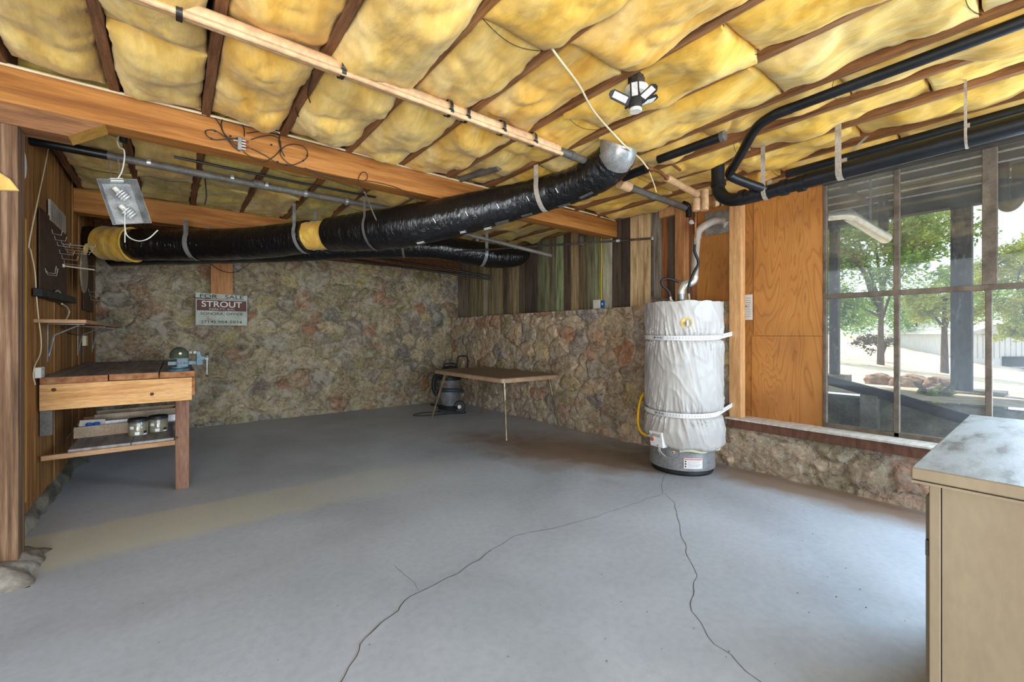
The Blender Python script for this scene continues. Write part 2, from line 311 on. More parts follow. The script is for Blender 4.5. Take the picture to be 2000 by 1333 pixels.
base = mix(base, srgb((206, 202, 172)), strip)          # band of light under the long beam, painted into the floor colour
base = mix(base, srgb((128, 134, 146)), mul(mr(wob.outputs[0], 4.0, 4.1, 0, .08), mr(sep.outputs[0], 3.0, .8, 0, 1)))  # faint bluish shade beyond the light band, painted into the floor
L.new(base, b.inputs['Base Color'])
L.new(ramp(nz(4), [(.3, (.42, .42, .42, 1)), (.7, (.62, .62, .62, 1))]), b.inputs['Roughness'])
bp = N.new('ShaderNodeBump'); bp.inputs['Strength'].default_value = .25; bp.inputs['Distance'].default_value = .004; L.new(nz(40), bp.inputs['Height']); L.new(bp.outputs[0], b.inputs['Normal'])
# stone: colour comes per stone, fine veins and dirt from noise
m_stone, nt, b = newmat('rubble_stone'); N = nt.nodes; L = nt.links; tc = N.new('ShaderNodeTexCoord')
at = N.new('ShaderNodeAttribute'); at.attribute_name = 'Tint'
v1 = ramp(nz(7, 12, 1.4), [(.3, (.62, .60, .56, 1)), (.5, (1.05, 1.03, 1.0, 1)), (.72, (1.6, 1.55, 1.45, 1))])
v2 = ramp(nz(26, 10, .8), [(.35, (.7, .68, .65, 1)), (.62, (1.15, 1.15, 1.15, 1))])
c1 = mix(at.outputs[0], v1, .85, 'MULTIPLY'); c1 = mix(c1, v2, .8, 'MULTIPLY')
vein = ramp(nz(3.2, 12, 2.2), [(.485, (0, 0, 0, 1)), (.5, (.8, .8, .8, 1)), (.515, (0, 0, 0, 1))]); c1 = mix(c1, srgb((72, 60, 46)), vein); vein2 = ramp(nz(6.5, 12, 3), [(.488, (0, 0, 0, 1)), (.5, (.7, .7, .7, 1)), (.512, (0, 0, 0, 1))]); c1 = mix(c1, srgb((196, 188, 170)), vein2)
pale = ramp(nz(3.6, 14, 1.8), [(.52, (0, 0, 0, 1)), (.66, (.6, .6, .6, 1))]); c1 = mix(c1, srgb((176, 168, 150)), pale)
L.new(c1, b.inputs['Base Color']); b.inputs['Roughness'].default_value = .9
bp = N.new('ShaderNodeBump'); bp.inputs['Strength'].default_value = .8; bp.inputs['Distance'].default_value = .02; L.new(nz(14, 12, 1), bp.inputs['Height']); L.new(bp.outputs[0], b.inputs['Normal'])
# dusty window glass
def glassmat(name, hz):
    m, nt, b = newmat(name); N = nt.nodes; L = nt.links; N.remove(b)
    tr = N.new('ShaderNodeBsdfTransparent'); tr.inputs[0].default_value = (.93, .96, .95, 1); gl = N.new('ShaderNodeBsdfGlossy'); gl.inputs['Roughness'].default_value = .03
    tl = N.new('ShaderNodeBsdfTranslucent'); tl.inputs[0].default_value = (.85, .92, 1, 1)
    tcx = N.new('ShaderNodeTexCoord'); n = N.new('ShaderNodeTexNoise'); n.inputs['Scale'].default_value = 2.5; n.inputs['Detail'].default_value = 8; L.new(tcx.outputs['Object'], n.inputs['Vector'])
    cr = N.new('ShaderNodeMapRange'); cr.inputs['From Min'].default_value = .35; cr.inputs['From Max'].default_value = .7; cr.inputs['To Min'].default_value = hz*.3; cr.inputs['To Max'].default_value = hz; L.new(n.outputs[0], cr.inputs['Value'])
    mx = N.new('ShaderNodeMixShader'); L.new(cr.outputs[0], mx.inputs[0]); L.new(tr.outputs[0], mx.inputs[1]); L.new(tl.outputs[0], mx.inputs[2])
    m2 = N.new('ShaderNodeMixShader'); m2.inputs[0].default_value = .05; L.new(mx.outputs[0], m2.inputs[1]); L.new(gl.outputs[0], m2.inputs[2]); L.new(m2.outputs[0], N['Material Output'].inputs[0])
    return m
m_glassd = glassmat('dusty_glass', .13); m_glassc = glassmat('glass', .035)
m_jarglass, nt, b = newmat('jar_glass'); b.inputs['Transmission Weight'].default_value = .9; b.inputs['Roughness'].default_value = .05; b.inputs['Base Color'].default_value = (.95, .97, .95, 1)

# ================================================================ SETTING
X0, X1, YB = -.75, 4.30, 7.2         # left wall, window-wall plane, back wall
JB, JT = 2.65, 2.87                  # underside and top of the joists
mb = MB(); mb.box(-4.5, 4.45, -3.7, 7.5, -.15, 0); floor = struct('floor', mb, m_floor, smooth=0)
def crack(pts, wd, mat, k):
    P = [on(x, y, z=0.0) for x, y in pts]; out = []
    for i in range(len(P)-1):
        n = max(2, int((P[i+1]-P[i]).length/.035))
        for j in range(n):
            q = P[i].lerp(P[i+1], j/n); out.append(q+Vector((noise.noise(q*9+Vector((k, 0, 0))), noise.noise(q*9+Vector((0, k, 5))), 0))*.018)
    out.append(P[-1]); mb = MB(); A = []; B = []
    for i, q in enumerate(out):
        t = (out[min(i+1, len(out)-1)]-out[max(i-1, 0)]).normalized(); nn = Vector((-t.y, t.x, 0)); ww = wd*(.5+.7*abs(noise.noise(q*13)))
        A.append(q+nn*ww+Vector((0, 0, .0012))); B.append(q-nn*ww+Vector((0, 0, .0012)))
    mb.grid([A, B]); o = obj('crack', mb, mat, parent=floor, origin=(0, 0, 0), recalc=False); return o
m_crk = flat('crack_dark', (70, 66, 62), .9); m_crkl = flat('crack_dust', (188, 186, 180), .9)
crk = [(655, 1340), (695, 1285), (703, 1260), (745, 1215), (775, 1195), (800, 1165), (825, 1152), (862, 1135), (905, 1112), (935, 1095), (960, 1075)]
crack(crk, .0028, m_crk, 1); crack([(x-2, y-1) for x, y in crk], .0022, m_crkl, 1)
crack([(960, 1075), (1005, 1048), (1100, 1028), (1165, 1010), (1240, 985), (1295, 965), (1290, 945), (1302, 925)], .0016, m_crk, 2)
crack([(1318, 985), (1328, 1030), (1340, 1080), (1362, 1125), (1350, 1180), (1352, 1195), (1375, 1230), (1398, 1262), (1430, 1280), (1460, 1310), (1490, 1336)], .0021, m_crk, 3)
crack([(1300, 965), (1318, 985)], .0014, m_crk, 3); crack([(820, 1153), (795, 1125), (770, 1105)], .001, m_crk, 4)
mb = MB()
for i in range(46):                                 # scattered grit and chips on the slab
    q = on(random.choice([random.uniform(1450, 1810), random.uniform(200, 1500)]), random.uniform(960, 1300), z=0); r = random.uniform(.0015, .0045)
    mb.add([q+Vector((math.cos(a+i)*r*random.uniform(.5, 1.8), math.sin(a+i)*r, .001 if k < 5 else .004)) for k, a in enumerate([0, 1.2, 2.5, 3.8, 5.1])]+[q+Vector((0, 0, .004))], [(0,1,5),(1,2,5),(2,3,5),(3,4,5),(4,0,5)])
tag(obj('floor_grit', mb, m_greyink, origin=(0, 0, 0)), 'dark grit and chips scattered over the concrete floor', 'grit', kind='stuff')
# ---- rubble stone walls with real relief
PAL = [(146, 128, 98), (136, 120, 94), (152, 136, 108), (124, 112, 92), (140, 104, 76), (118, 112, 102), (160, 144, 114), (132, 120, 86), (142, 128, 90), (128, 118, 104), (140, 114, 88), (150, 134, 106), (138, 130, 112), (146, 132, 104)]
def lin(c): return np.array(srgb(c)[:3])
def stonewall(name, A, U, L_, Z0, Z1, nrm, cell, seed, gain=1.0, shift=(0, 0, 0), top=None, step=.014, wl=1.25):
    rs = np.random.RandomState(seed); nu = int(L_/step)+1; nv = int((Z1-Z0)/step)+1
    us = np.linspace(0, L_, nu); vs = np.linspace(Z0, Z1, nv); UU, VV = np.meshgrid(us, vs)
    wx = np.zeros_like(UU); wy = np.zeros_like(UU); rg = np.zeros_like(UU)
    for i in range(nv):
        for j in range(nu):
            p = Vector((UU[i, j]*3.1+seed, VV[i, j]*3.1, seed)); wx[i, j] = noise.noise(p)+.45*noise.noise(p*2.7); wy[i, j] = noise.noise(p+Vector((17, 3, 9)))+.45*noise.noise(p*2.7+Vector((5, 5, 5)))
            rg[i, j] = noise.fractal(Vector((UU[i, j]*9, VV[i, j]*9, seed)), .8, 2.2, 5)
    px = (UU+wx*.075+rg*.012).ravel(); py = (VV*wl+wy*.075+rg*.012).ravel()
    gx = np.arange(-cell, L_+cell*2, cell); gy = np.arange(Z0*wl-cell, Z1*wl+cell*2, cell*.92)
    S = np.array([(x+rs.uniform(-.42, .42)*cell+(cell/2 if k % 2 else 0), y+rs.uniform(-.36, .36)*cell) for k, y in enumerate(gy) for x in gx])
    S = S[rs.rand(len(S)) > .14]
    col = np.array([lin(PAL[rs.randint(len(PAL))])*rs.uniform(.8, 1.18) for _ in S]); hh = rs.uniform(-.018, .018, len(S)); tl = rs.uniform(-.12, .12, (len(S), 2))
    f1 = np.full(px.shape, 9.); f2 = np.full(px.shape, 9.); id1 = np.zeros(px.shape, int)
    for k, (sx, sy) in enumerate(S):
        d = np.hypot(px-sx, py-sy); a = d < f1; f2 = np.where(a, f1, np.minimum(f2, d)); f1 = np.where(a, d, f1); id1 = np.where(a, k, id1)
    e = (f2-f1)/2; rr = rg.ravel(); ef = e+rr*.008
    m = np.clip((ef-.004)/.012, 0, 1); prof = np.clip(ef/.05, 0, 1)**.45
    h = prof*.030+hh[id1]*m+(px-S[id1, 0])*tl[id1, 0]*m+(py-S[id1, 1])*tl[id1, 1]*m+rr*.012
    big = np.array([noise.noise(Vector((a*.9, b_*.9, seed))) for a, b_ in zip(UU.ravel(), VV.ravel())]); h += big*.03
    mort = lin((150, 140, 118)); crk_ = lin((84, 74, 60)); inner = np.clip((.004-np.abs(ef-.006))/.004, 0, 1)*(rr > -.15)
    cc = col[id1]*m[:, None]+mort*(1-m[:, None]); cc = cc*(1-inner[:, None]*.75)+crk_*inner[:, None]*.75
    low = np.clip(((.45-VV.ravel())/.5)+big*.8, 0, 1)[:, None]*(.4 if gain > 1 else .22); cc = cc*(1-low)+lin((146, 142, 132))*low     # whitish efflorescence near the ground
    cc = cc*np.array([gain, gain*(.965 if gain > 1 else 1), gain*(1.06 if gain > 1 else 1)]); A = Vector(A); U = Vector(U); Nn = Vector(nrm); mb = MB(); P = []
    if top is not None:
        VV = np.minimum(VV, Z1+0*VV)
    for q in range(len(px)):
        P.append(A+U*float(UU.ravel()[q])+Vector((0, 0, float(VV.ravel()[q])))+Nn*float(h[q]-.03))
    mb.v = P; mb.col = [tuple(np.minimum(c, .95)) for c in cc]; n = nu
    mb.f = [(i*n+j, i*n+j+1, (i+1)*n+j+1, (i+1)*n+j) for i in range(nv-1) for j in range(nu-1)]; mb.m = [0]*len(mb.f)
    # back and edges give the wall its thickness
    b0 = len(mb.v); T = -Nn*.22
    ring = [j for j in range(nu)]+[i*nu+nu-1 for i in range(1, nv)]+[(nv-1)*nu+j for j in range(nu-2, -1, -1)]+[i*nu for i in range(nv-2, 0, -1)]
    for k in ring: mb.v.append(P[k]+T-Nn*0); mb.col.append(tuple(mort))
    nR = len(ring); mb.f += [(ring[k], ring[(k+1) % nR], b0+(k+1) % nR, b0+k) for k in range(nR)]; mb.m += [0]*nR
    o = struct(name, mb, m_stone, smooth=60, recalc=False); return o
stonewall('wall_back', (X0-.1, YB, 0), (1, 0, 0), 5.3, -.03, 2.46, (0, -1, 0), .27, 3)
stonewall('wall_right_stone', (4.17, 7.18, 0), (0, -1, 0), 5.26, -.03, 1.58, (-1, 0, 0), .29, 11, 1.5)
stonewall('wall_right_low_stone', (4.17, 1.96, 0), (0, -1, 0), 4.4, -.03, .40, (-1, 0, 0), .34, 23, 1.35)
# end of the higher stone section
mb = MB(); mb.box(4.27, 4.40, 1.93, 7.3, 0, 1.55); mb.box(4.27, 4.40, -2.6, 1.93, 0, .385); mb.box(-.95, 4.4, 7.30, 7.45, 0, 2.44)
tag(obj('wall_core', mb, m_concrete, origin=(0, 0, 0), smooth=0), kind='structure')
# sill plates
mb = MB(); mb.box(4.10, 4.33, -2.6, 1.93, .385, .462); struct('trim_1', mb, m_sillred, bevel=.004)
mb = MB(); mb.box(4.085, 4.33, -2.6, 1.95, .462, .478); struct('trim_2', mb, m_sill, bevel=.003)
mb = MB(); mb.box(-.75, 4.3, 7.02, 7.3, 2.44, 2.52); struct('trim_3', mb, m_joistold, bevel=.004)
mb = MB(); mb.box(-.75, 4.3, 7.10, 7.3, 2.52, 2.88); struct('wall_back_rim', mb, m_joistold)
# ---- painted recycled planks on the right wall
edges = [917, 922, 929, 936, 944, 951, 958, 963, 972, 982, 992, 1002, 1014, 1025, 1037, 1049, 1061, 1073, 1086, 1101, 1115, 1130, 1145, 1161, 1178, 1195, 1213, 1231, 1251, 1271, 1292, 1303, 1321, 1340, 1362]
cols = [(126,112,82),(134,120,88),(126,114,84),(138,122,90),(160,152,128),(140,122,88),(132,118,86),(136,124,96),(150,132,96),(96,84,70),(140,120,88),(158,138,102),(96,82,66),(78,66,56),(82,70,58),(118,118,90),(122,122,92),(116,108,84),(138,152,104),(92,72,58),(164,138,96),(116,98,70),(118,114,86),(138,142,100),(170,162,140),(84,68,54),(76,62,52),(206,172,122),(210,176,126),(140,128,116),(150,88,44),(92,78,66),(128,80,46),(140,86,48)]
mb = MB()
for k in range(len(edges)-1):
    ya = on(edges[k], 600, x=X1).y; yb = on(edges[k+1], 600, x=X1).y; ya = min(ya, 7.3)
    mb.c = tuple(lin([v*.86+sum(cols[k])/3*.14 for v in cols[k]])/.72); dx = random.uniform(-.006, .008)
    mb.box(X1+dx, X1+.03+dx, yb+.003, ya-.003, 1.56, 2.88)
mb.c = (.3, .25, .2); mb.box(X1+.03, X1+.05, 2.2, 7.4, 1.5, 2.9)
struct('wall_right_planks', mb, m_plank, bevel=.002)
# ---- plywood on the right wall
yS = on(1613, 600, x=X1).y
mb = MB(); mb.box(X1+.001, X1+.02, yS+.0, 1.78, 1.243, 2.88); mb.box(X1+.004, X1+.02, yS, 1.80, .478, 1.240); struct('wall_right_plywood', mb, m_ply, smooth=0)
mb = MB(); mb.box(X1+.012, X1+.03, 1.78, 2.75, .478, 2.88); struct('wall_right_plywood_inner', mb, m_ply, smooth=0)
mb = MB(); mb.box(X1+.03, X1+.06, yS, 2.8, .3, 2.9); struct('wall_right_sheathing', mb, m_deck, smooth=0)
# ---- left board wall
mb = MB(); y = 3.55
while y < 7.25:
    wdt = random.choice([.16, .2, .24, .19]); t = random.uniform(.72, 1.08); mb.c = (t, t*random.uniform(.92, 1), t*random.uniform(.85, 1)); d = random.uniform(-.004, .004)
    mb.box(X0-.03, X0+d, y, min(y+wdt, 7.25)-.004, .10, 2.88); y += wdt
struct('wall_left', mb, m_board, bevel=.002)
mb = MB(); P = []
for i in range(60):
    t = i/59; yy = 3.55+t*3.65; row = []
    for j in range(7):
        a = j/6*math.pi/2; nn = fb(yy*5, a*2, 3)*.03
        row.append((X0-.04+(.075+nn)*math.cos(a)*(1 if t < .62 else 1.5), yy, .0+(.12+nn)*math.sin(a)))
    P.append(row)
mb.grid(P); mb.box(X0-.2, X0-.03, 3.55, 7.2, 0, .12); struct('baseboard_left', mb, m_concrete, smooth=70)
mb = MB(); mb.box(X0, X0+.02, 3.865, 4.03, .2, 1.98); struct('trim_4', mb, m_gold, bevel=.003)
mb = MB(); mb.box(X0, X0+.035, 3.56, 3.86, .22, 2.6); mb.c = (.7, .65, .6); struct('trim_5', mb, m_post, bevel=.004)
# ---- subfloor above the joists
mb = MB(); mb.box(-4.5, 4.5, -3.7, 7.5, JT, JT+.03); struct('ceiling', mb, m_subfloor, smooth=0)

# ================================================================ BEAMS, POST, JOISTS
def beamgrid(x0, x1, y0, y1, z0, z1): mb = MB(); mb.box(x0, x1, y0, y1, z0, z1); return mb
main_beam = one('ceiling_beam', beamgrid(-3.2, X1+.0, 3.37, 3.53, 2.458, JB), m_beam, 'long orange-brown timber beam crossing under the joists with a cream cable along its edge', 'beam', bevel=.005)
one('ceiling_beam', beamgrid(X0, X1, 5.76, 5.90, 2.417, JB), m_beam, 'orange timber beam farther back, behind the black flexible duct', 'beam', bevel=.005)
mb = MB(); mb.prism([(-3.2, 3.372, 2.348), (-.459, 3.372, 2.348), (-.309, 3.372, 2.457), (-3.2, 3.372, 2.457)], (0, .155, 0))
o = obj('bolster_block', mb, [m_beamdark, m_gold], bevel=0); o.data.polygons[3].material_index = 1; tag(o, 'brown bolster under the long beam with a sloping freshly cut end', 'bolster')
mb = MB(); mb.box(-1.05, -.642, 3.37, 3.505, .03, 2.348); one('timber_post', mb, m_post, 'rough brown timber post at the left edge carrying the long beam', 'post', bevel=.006)
mb = MB(); P = []
for i in range(40):
    row = []
    for j in range(28):
        a = -1+2*i/39; c = -1+2*j/27; r = max(abs(a), abs(c)); hgt = .115*(1-max(0, r-.62)/.38)**.7+fb(a*3, c*3, 2)*.02*(1-r)*3 if r < 1 else 0
        ex = 1+.12*fb(a*2, c*2, 9); row.append((-.93+a*.36*ex, 3.40+c*.24*ex, max(hgt*.8, -.005)))
    P.append(row)
mb.grid(P); one('post_footing', mb, m_concrete, 'lumpy concrete footing on the floor under the timber post', 'footing', smooth=70)
ORD = ['first', 'second', 'third', 'fourth', 'fifth', 'sixth', 'seventh', 'eighth', 'ninth', 'tenth', 'eleventh', 'twelfth', 'thirteenth', 'fourteenth', 'fifteenth']
JX = [-.70, -.27, .16, .60, 1.05, 1.47, 1.92, 2.34, 2.83, 3.20, 3.55, 3.93, 4.25]
for i, x in enumerate(JX):
    mb = MB(); n = 24; w_ = .0225
    for k in range(n):
        pass
    P = []
    ys = np.linspace(-3.5, 7.1, 90)
    for s in range(5):
        row = []
        for yv in ys:
            dx = fb(x*3, yv*1.5, 1, 3)*.004; dz = fb(x*3+9, yv*2.5, 4, 3)*.004
            q = [(-w_, JT), (-w_, JB), (w_, JB), (w_, JT), (-w_, JT)][s]; row.append((x+q[0]+dx, yv, q[1]+(dz if q[1] == JB else 0)))
        P.append(row)
    mb.grid(P); mb.add([P[s][0] for s in range(4)], [(0, 1, 2, 3)]); mb.add([P[s][-1] for s in range(4)], [(3, 2, 1, 0)])
    one('ceiling_joist', mb, m_joist if i > 6 else m_joistold if i < 4 else m_joist, 'rough brown ceiling joist, %s from the left wall' % (ORD[i]), 'joist', 'ceiling joists')
# ---- insulation
def batt(xa, xb, ya, yb, seed, A, edge, mat):
    st = .016; nu = max(8, int((xb-xa)/st)); nv = max(10, int((yb-ya)/st)); P = []
    sd = Vector((seed*3.7, seed*1.3, seed*.7)); xm = (xa+xb)/2; hw = (xb-xa)/2; ym = (ya+yb)/2; hy = (yb-ya)/2
    lift = random.uniform(-.02, .02)
    for i in range(-1, nv+2):
        row = []; ii = min(max(i, 0), nv); t = -1+2*ii/nv
        for j in range(-1, nu+2):
            jj = min(max(j, 0), nu); s = -1+2*jj/nu
            p0 = Vector((xm+s*hw, ym+t*hy, 0))
            n1 = noise.noise(p0*2.6+sd); n2 = noise.fractal(p0*7+sd, .9, 2, 3); n3 = noise.noise(Vector((p0.x*14, p0.y*4, 0))+sd)
            fold = abs(noise.noise(Vector((p0.x*5+n1, p0.y*2.2+n1*1.5, 3))+sd))
            shape = (1-abs(s)**3.5)*(1-abs(t)**5)
            sg = 1 if s > 0 else -1; en = noise.noise(Vector((sg*5, p0.y*2.6, 0))+sd*2)+.4*noise.noise(Vector((sg*5, p0.y*9, 0))+sd*2)
            ew = 1-.16*max(0, en-.1)+(.09*max(0, -en-.05) if abs(s) > .9 else 0)-.03*abs(n3)+.012*noise.noise(Vector((sg*3, p0.y*38, 0)))     # edge pulls in from the joist here and there, or flops over it
            droop = max(0, -en-.05)*.07*abs(s)**3
            z = edge+lift*(1-abs(t)**4)-A*shape*(1+.8*n1)-.03*n1-.009*n2-.05*(fold-.2)*shape-droop-.011*noise.fractal(Vector((p0.x*9, p0.y*3.5, 7))+sd, .8, 2.1, 4)*shape
            x = xm+s*hw*(1.0 if abs(s) < .5 else (1-(1-ew)*(abs(s)-.5)*2)); yy = ym+t*hy*(1-.02*abs(n2))
            if i < 0 or i > nv or j < 0 or j > nu: z = JT-.004
            row.append((x, yy, min(z, JT-.01) if z < JT-.004 else z))
        P.append(row)
    mb = MB(); mb.grid(P); n = len(P[0]); m_ = len(P)
    k = len(mb.v)-0
    mb.add([P[0][0], P[0][-1], P[-1][-1], P[-1][0]], [(0, 1, 2, 3)])
    return mb
bays = [-1.15]+JX; sd = 0; wires = []
zones = [('on the near side of the long beam', -1.0, 3.35), ('between the two timber beams', 3.54, 5.75), ('between the rear beam and the back wall', 5.91, 7.08)]
for i in range(len(bays)-1):
    xa, xb = bays[i]+.026, bays[i+1]-.026; rr = random.Random(100+i)
    for zi, (ztext, za, zb) in enumerate(zones):
        y1 = zb; k = 0
        while y1 > za+.15:
            ln = rr.uniform(.62, 1.05) if zi == 0 else rr.uniform(.7, 1.15); y0 = y1-ln
            if y0 < za+.25: y0 = za
            vis = (xa*.618+y1*.786) > .95 and (i > 0)
            if vis:
                sd += 1; right = i > 8
                A = (rr.uniform(.05, .085) if not right else rr.uniform(.04, .075)) if zi == 0 else rr.uniform(.01, .03); edge = (rr.uniform(2.655, 2.685) if not right else rr.uniform(2.66, 2.715)) if zi == 0 else rr.uniform(2.655, 2.68)
                mat = m_wool[0 if i % 3 == 0 else (2 if i > 4 and rr.random() < .6 else 1)] if zi == 0 else (m_wool[1] if zi == 1 and rr.random() < .5 else m_woolgrey)
                o = obj('insulation_batt', batt(xa, xb, y0+.006, y1-.006, sd, A, edge, mat), mat, smooth=80)
                side = '%s joist bay from the left' % ORD[i-1]
                tag(o, 'yellow fibreglass batt, %s, %s out from %s' % (side, ORD[k], ['the long beam', 'the rear beam', 'the back wall'][zi]), 'insulation', 'fibreglass batts between the joists')
                k += 1
                if rr.random() < .62: wires.append((xa, xb, y0, rr.uniform(-.06, .06), side, '%s out from %s' % (ORD[k-1], ['the long beam', 'the rear beam', 'the back wall'][zi])))
            y1 = y0
for n, (xa, xb, y, dy, side, ztext) in enumerate(wires):      # sprung hanger wires
    if xa*.618+y*.786 < 1.1 or n % 3 == 2: continue
    pts = [(xa+(xb-xa)*t, y+dy*math.sin(math.pi*t), 2.665-.03*math.sin(math.pi*t)) for t in np.linspace(0, 1, 12)]
    mb = MB(); mb.tube(pts, .0016, 6); one('hanger_wire', mb, m_wire, 'dark bowed hanger wire, %s, %s' % (side, ztext), 'wire', 'insulation hanger wires')
# cream cable stapled along the beam edge
mb = MB(); mb.tube([(x, 3.358, JB+.004+.006*math.sin(x*2.3)) for x in np.linspace(-1.6, 4.25, 60)], .0085, 6); one('cable', mb, m_cream, 'cream electrical cable running along the top edge of the long beam', 'cable')

# ================================================================ DUCTS
def duct(pts, rs, n=14, seed=0, seg=48):
    P = spl(pts, n); m_ = len(P); K = len(rs)-1; rr = []
    for i in range(m_):
        t = i/(m_-1)*K; a = int(min(t, K-1)); rr.append(rs[a]*(1-(t-a))+rs[a+1]*(t-a))
    mb = MB(); mb.tube(P, rr, seg)
    for i in range(m_):
        for k in range(seg):
            v = mb.v[i*seg+k]; c = P[i]; g = k/seg*2*math.pi
            w = noise.noise(Vector((math.cos(g)*1.6, math.sin(g)*1.6, i*.55+seed)))*.045+noise.noise(Vector((g*3, i*1.3, seed)))*.012+.007*math.sin(i*1.9+g*.6)
            mb.v[i*seg+k] = c+(v-c)*(1+w)
    return mb, P, rr
t = thing('flexible_duct', 'large black flexible duct rising to the ceiling, the nearer one with silver elbow end', 'duct', (2.2, 2.6, 2.1))
A1 = [on(160, 470, d=4.55), on(240, 478, d=4.5), on(300, 478, d=4.5), on(400, 478, d=4.5), on(500, 475, d=4.35), on(604, 462, d=4.2)]
mb, P1, r1 = duct(A1, [.15, .16, .163, .162, .158, .158], seed=1); t2 = thing('flexible_duct', 'black crinkled flexible duct running left of the yellow gap to the board wall', 'duct', (0, 5.2, 2.05))
obj('duct_jacket', mb, m_duct, t2, smooth=80)
A2 = [on(648, 458, d=4.12), on(720, 452, d=3.95), on(800, 441, d=3.8), on(900, 420, d=3.75), on(1000, 396, d=3.72), on(1070, 377, d=3.6), on(1130, 358, d=3.45), on(1178, 332, d=3.3), on(1202, 308, d=3.2), on(1210, 296, d=3.15)]
mb, P2, r2 = duct(A2, [.158, .178, .180, .170, .152, .140, .140, .150, .142, .13], seed=5)
obj('duct_jacket', mb, m_duct, t, smooth=80)
mb = MB(); mb.tube(spl([on(1200, 312, d=3.2), on(1207, 298, d=3.15), Vector(on(1210, 290, d=3.12))+Vector((0, 0, .10)), Vector(on(1210, 290, d=3.12))+Vector((0, 0, .2))], 6), .134, 36); obj('elbow', mb, m_steel, t, smooth=60)
gap = MB(); gp = spl([P1[-4], P1[-1], (P1[-1]+P2[0])/2, P2[0], P2[3]], 6); gap.tube(gp, .135, 36)
for k in range(len(gap.v)): gap.v[k] += Vector((fb(k*.37, 1), fb(k*.37, 5), fb(k*.37, 9)))*.012
one('duct_insulation', gap, m_wool[2], 'yellow wool showing in the gap between the two lengths of black duct', 'insulation', smooth=80)
wr = MB(); i0 = [i for i, p in enumerate(P1)][8:26]; wr.tube([P1[i]+Vector((0, 0, 0)) for i in range(8, 20)], [r1[i]+.016+.005*math.sin(i*1.7) for i in range(8, 20)], 36)
o = one('duct_insulation', wr, m_wool[2], 'strip of bare yellow wool wrapped round the duct by the pegboards', 'insulation', smooth=80)
def bandon(P, r, i, wd, m, name, label, parent=None, hang=None):
    c = P[i]; tg = (P[min(i+1, len(P)-1)]-P[i-1]).normalized(); mb = MB()
    a = tg.cross(Vector((0, 0, 1))).normalized(); b_ = a.cross(tg); pr = []
    R0 = r[i]+.006; ang = np.linspace(-.15*math.pi, 1.15*math.pi, 30); ring = [c-(b_*math.sin(g))*R0+a*math.cos(g)*R0 for g in ang]
    if hang: ring = [Vector((ring[0].x, ring[0].y, hang))]+ring+[Vector((ring[-1].x, ring[-1].y, hang))]
    mb.grid([[p-tg*wd/2 for p in ring], [p+tg*wd/2 for p in ring]]); k = len(mb.v)
    mb.grid([[p-tg*wd/2+(c-p).normalized()*.002 for p in ring], [p+tg*wd/2+(c-p).normalized()*.002 for p in ring]])
    o = one(name, mb, m, label, 'strap', 'duct straps', smooth=60); return o
def near(P, px):
    best = min(range(1, len(P)-1), key=lambda i: abs(((P[i].x*RT[0]+P[i].y*RT[1])/(P[i].x*FW[0]+P[i].y*FW[1]))*FPX+CX-px)); return best
bandon(P1, r1, near(P1, 385), .05, m_steel, 'duct_strap', 'silver strap round the left duct below the rear beam', hang=2.42)
bandon(P1, r1, near(P1, 597), .035, m_steel, 'duct_strap', 'silver strap beside the yellow gap in the duct', hang=2.5)
bandon(P2, r2, near(P2, 1062), .04, m_strapm, 'duct_strap', 'pale strap hanging from a joist round the duct where it starts to rise', hang=2.64)
bandon(P2, r2, near(P2, 735), .025, m_greyp, 'duct_strap', 'thin grey strap round the fat part of the duct under the long beam', hang=2.46)
# white printed marks on the jacket
def mark(P, r, px, ang, ww, hh, parent):
    i = near(P, px); c = P[i]; tg = (P[i+1]-P[i-1]).normalized(); toc = (Vector((0, 0, H))-c); toc = (toc-tg*toc.dot(tg)).normalized(); s_ = tg.cross(toc)
    g = R(ang); nn = toc*math.cos(g)+s_*math.sin(g)
    if (nn.z > toc.z): nn = toc*math.cos(g)-s_*math.sin(g)
    q = c+nn*(r[i]*1.055+.002); side = tg.cross(nn).normalized(); mb = MB()
    mb.obox(q, tg*ww/2, side*.0012, nn*.0008); mb.obox(q+side*hh, tg*ww/2, side*.0012, nn*.0008)
    for k in range(int(ww/.012)):
        mb.obox(q+side*hh/2+tg*(-ww/2+.006+k*.012), tg*.003, side*hh*.3*(.6+.4*((k*7) % 3)/2), nn*.0008)
    obj('printed_mark', mb, m_greyink if ww > .07 else m_label, parent)
for px, ang, ww, hh in [(820, 52, .07, .02), (900, 48, .055, .02), (945, 62, .07, .03), (975, 50, .12, .03), (1030, 50, .10, .022), (1100, 55, .11, .03), (1145, 40, .12, .02)]: mark(P2, r2, px, ang, ww, hh, t)
for px in (853, 912, 975, 1043, 1103):
    i = near(P2, px); c = P2[i]; toc = (Vector((0, 0, H))-c).normalized(); tg = (P2[i+1]-P2[i-1]).normalized(); nn = (toc-tg*toc.dot(tg)).normalized(); s_ = tg.cross(nn); mb = MB(); mb.obox(c+nn*r2[i]*1.05, s_*.02+tg*.006, tg*.003, nn*.001); obj('printed_mark', mb, m_label, t)
t3 = thing('flexible_duct', 'farther black flexible duct ending low by the painted planks', 'duct', (2.5, 5.2, 2.1))
B = [on(215, 500, d=4.95), on(400, 494, d=5.2), on(560, 490, d=5.4), on(700, 484, d=5.6), on(820, 482, d=5.7), on(900, 490, d=5.8), on(960, 500, d=6.0), on(1005, 502, d=6.2), on(1026, 495, d=6.35)]
mb, P3, r3 = duct(B, [.12, .135, .14, .145, .15, .16, .168, .145, .09], seed=9); obj('duct_jacket', mb, m_duct, t3, smooth=80)
bandon(P3, r3, near(P3, 940), .045, m_steel, 'duct_strap', 'silver strap round the farther duct near its end', hang=2.64)
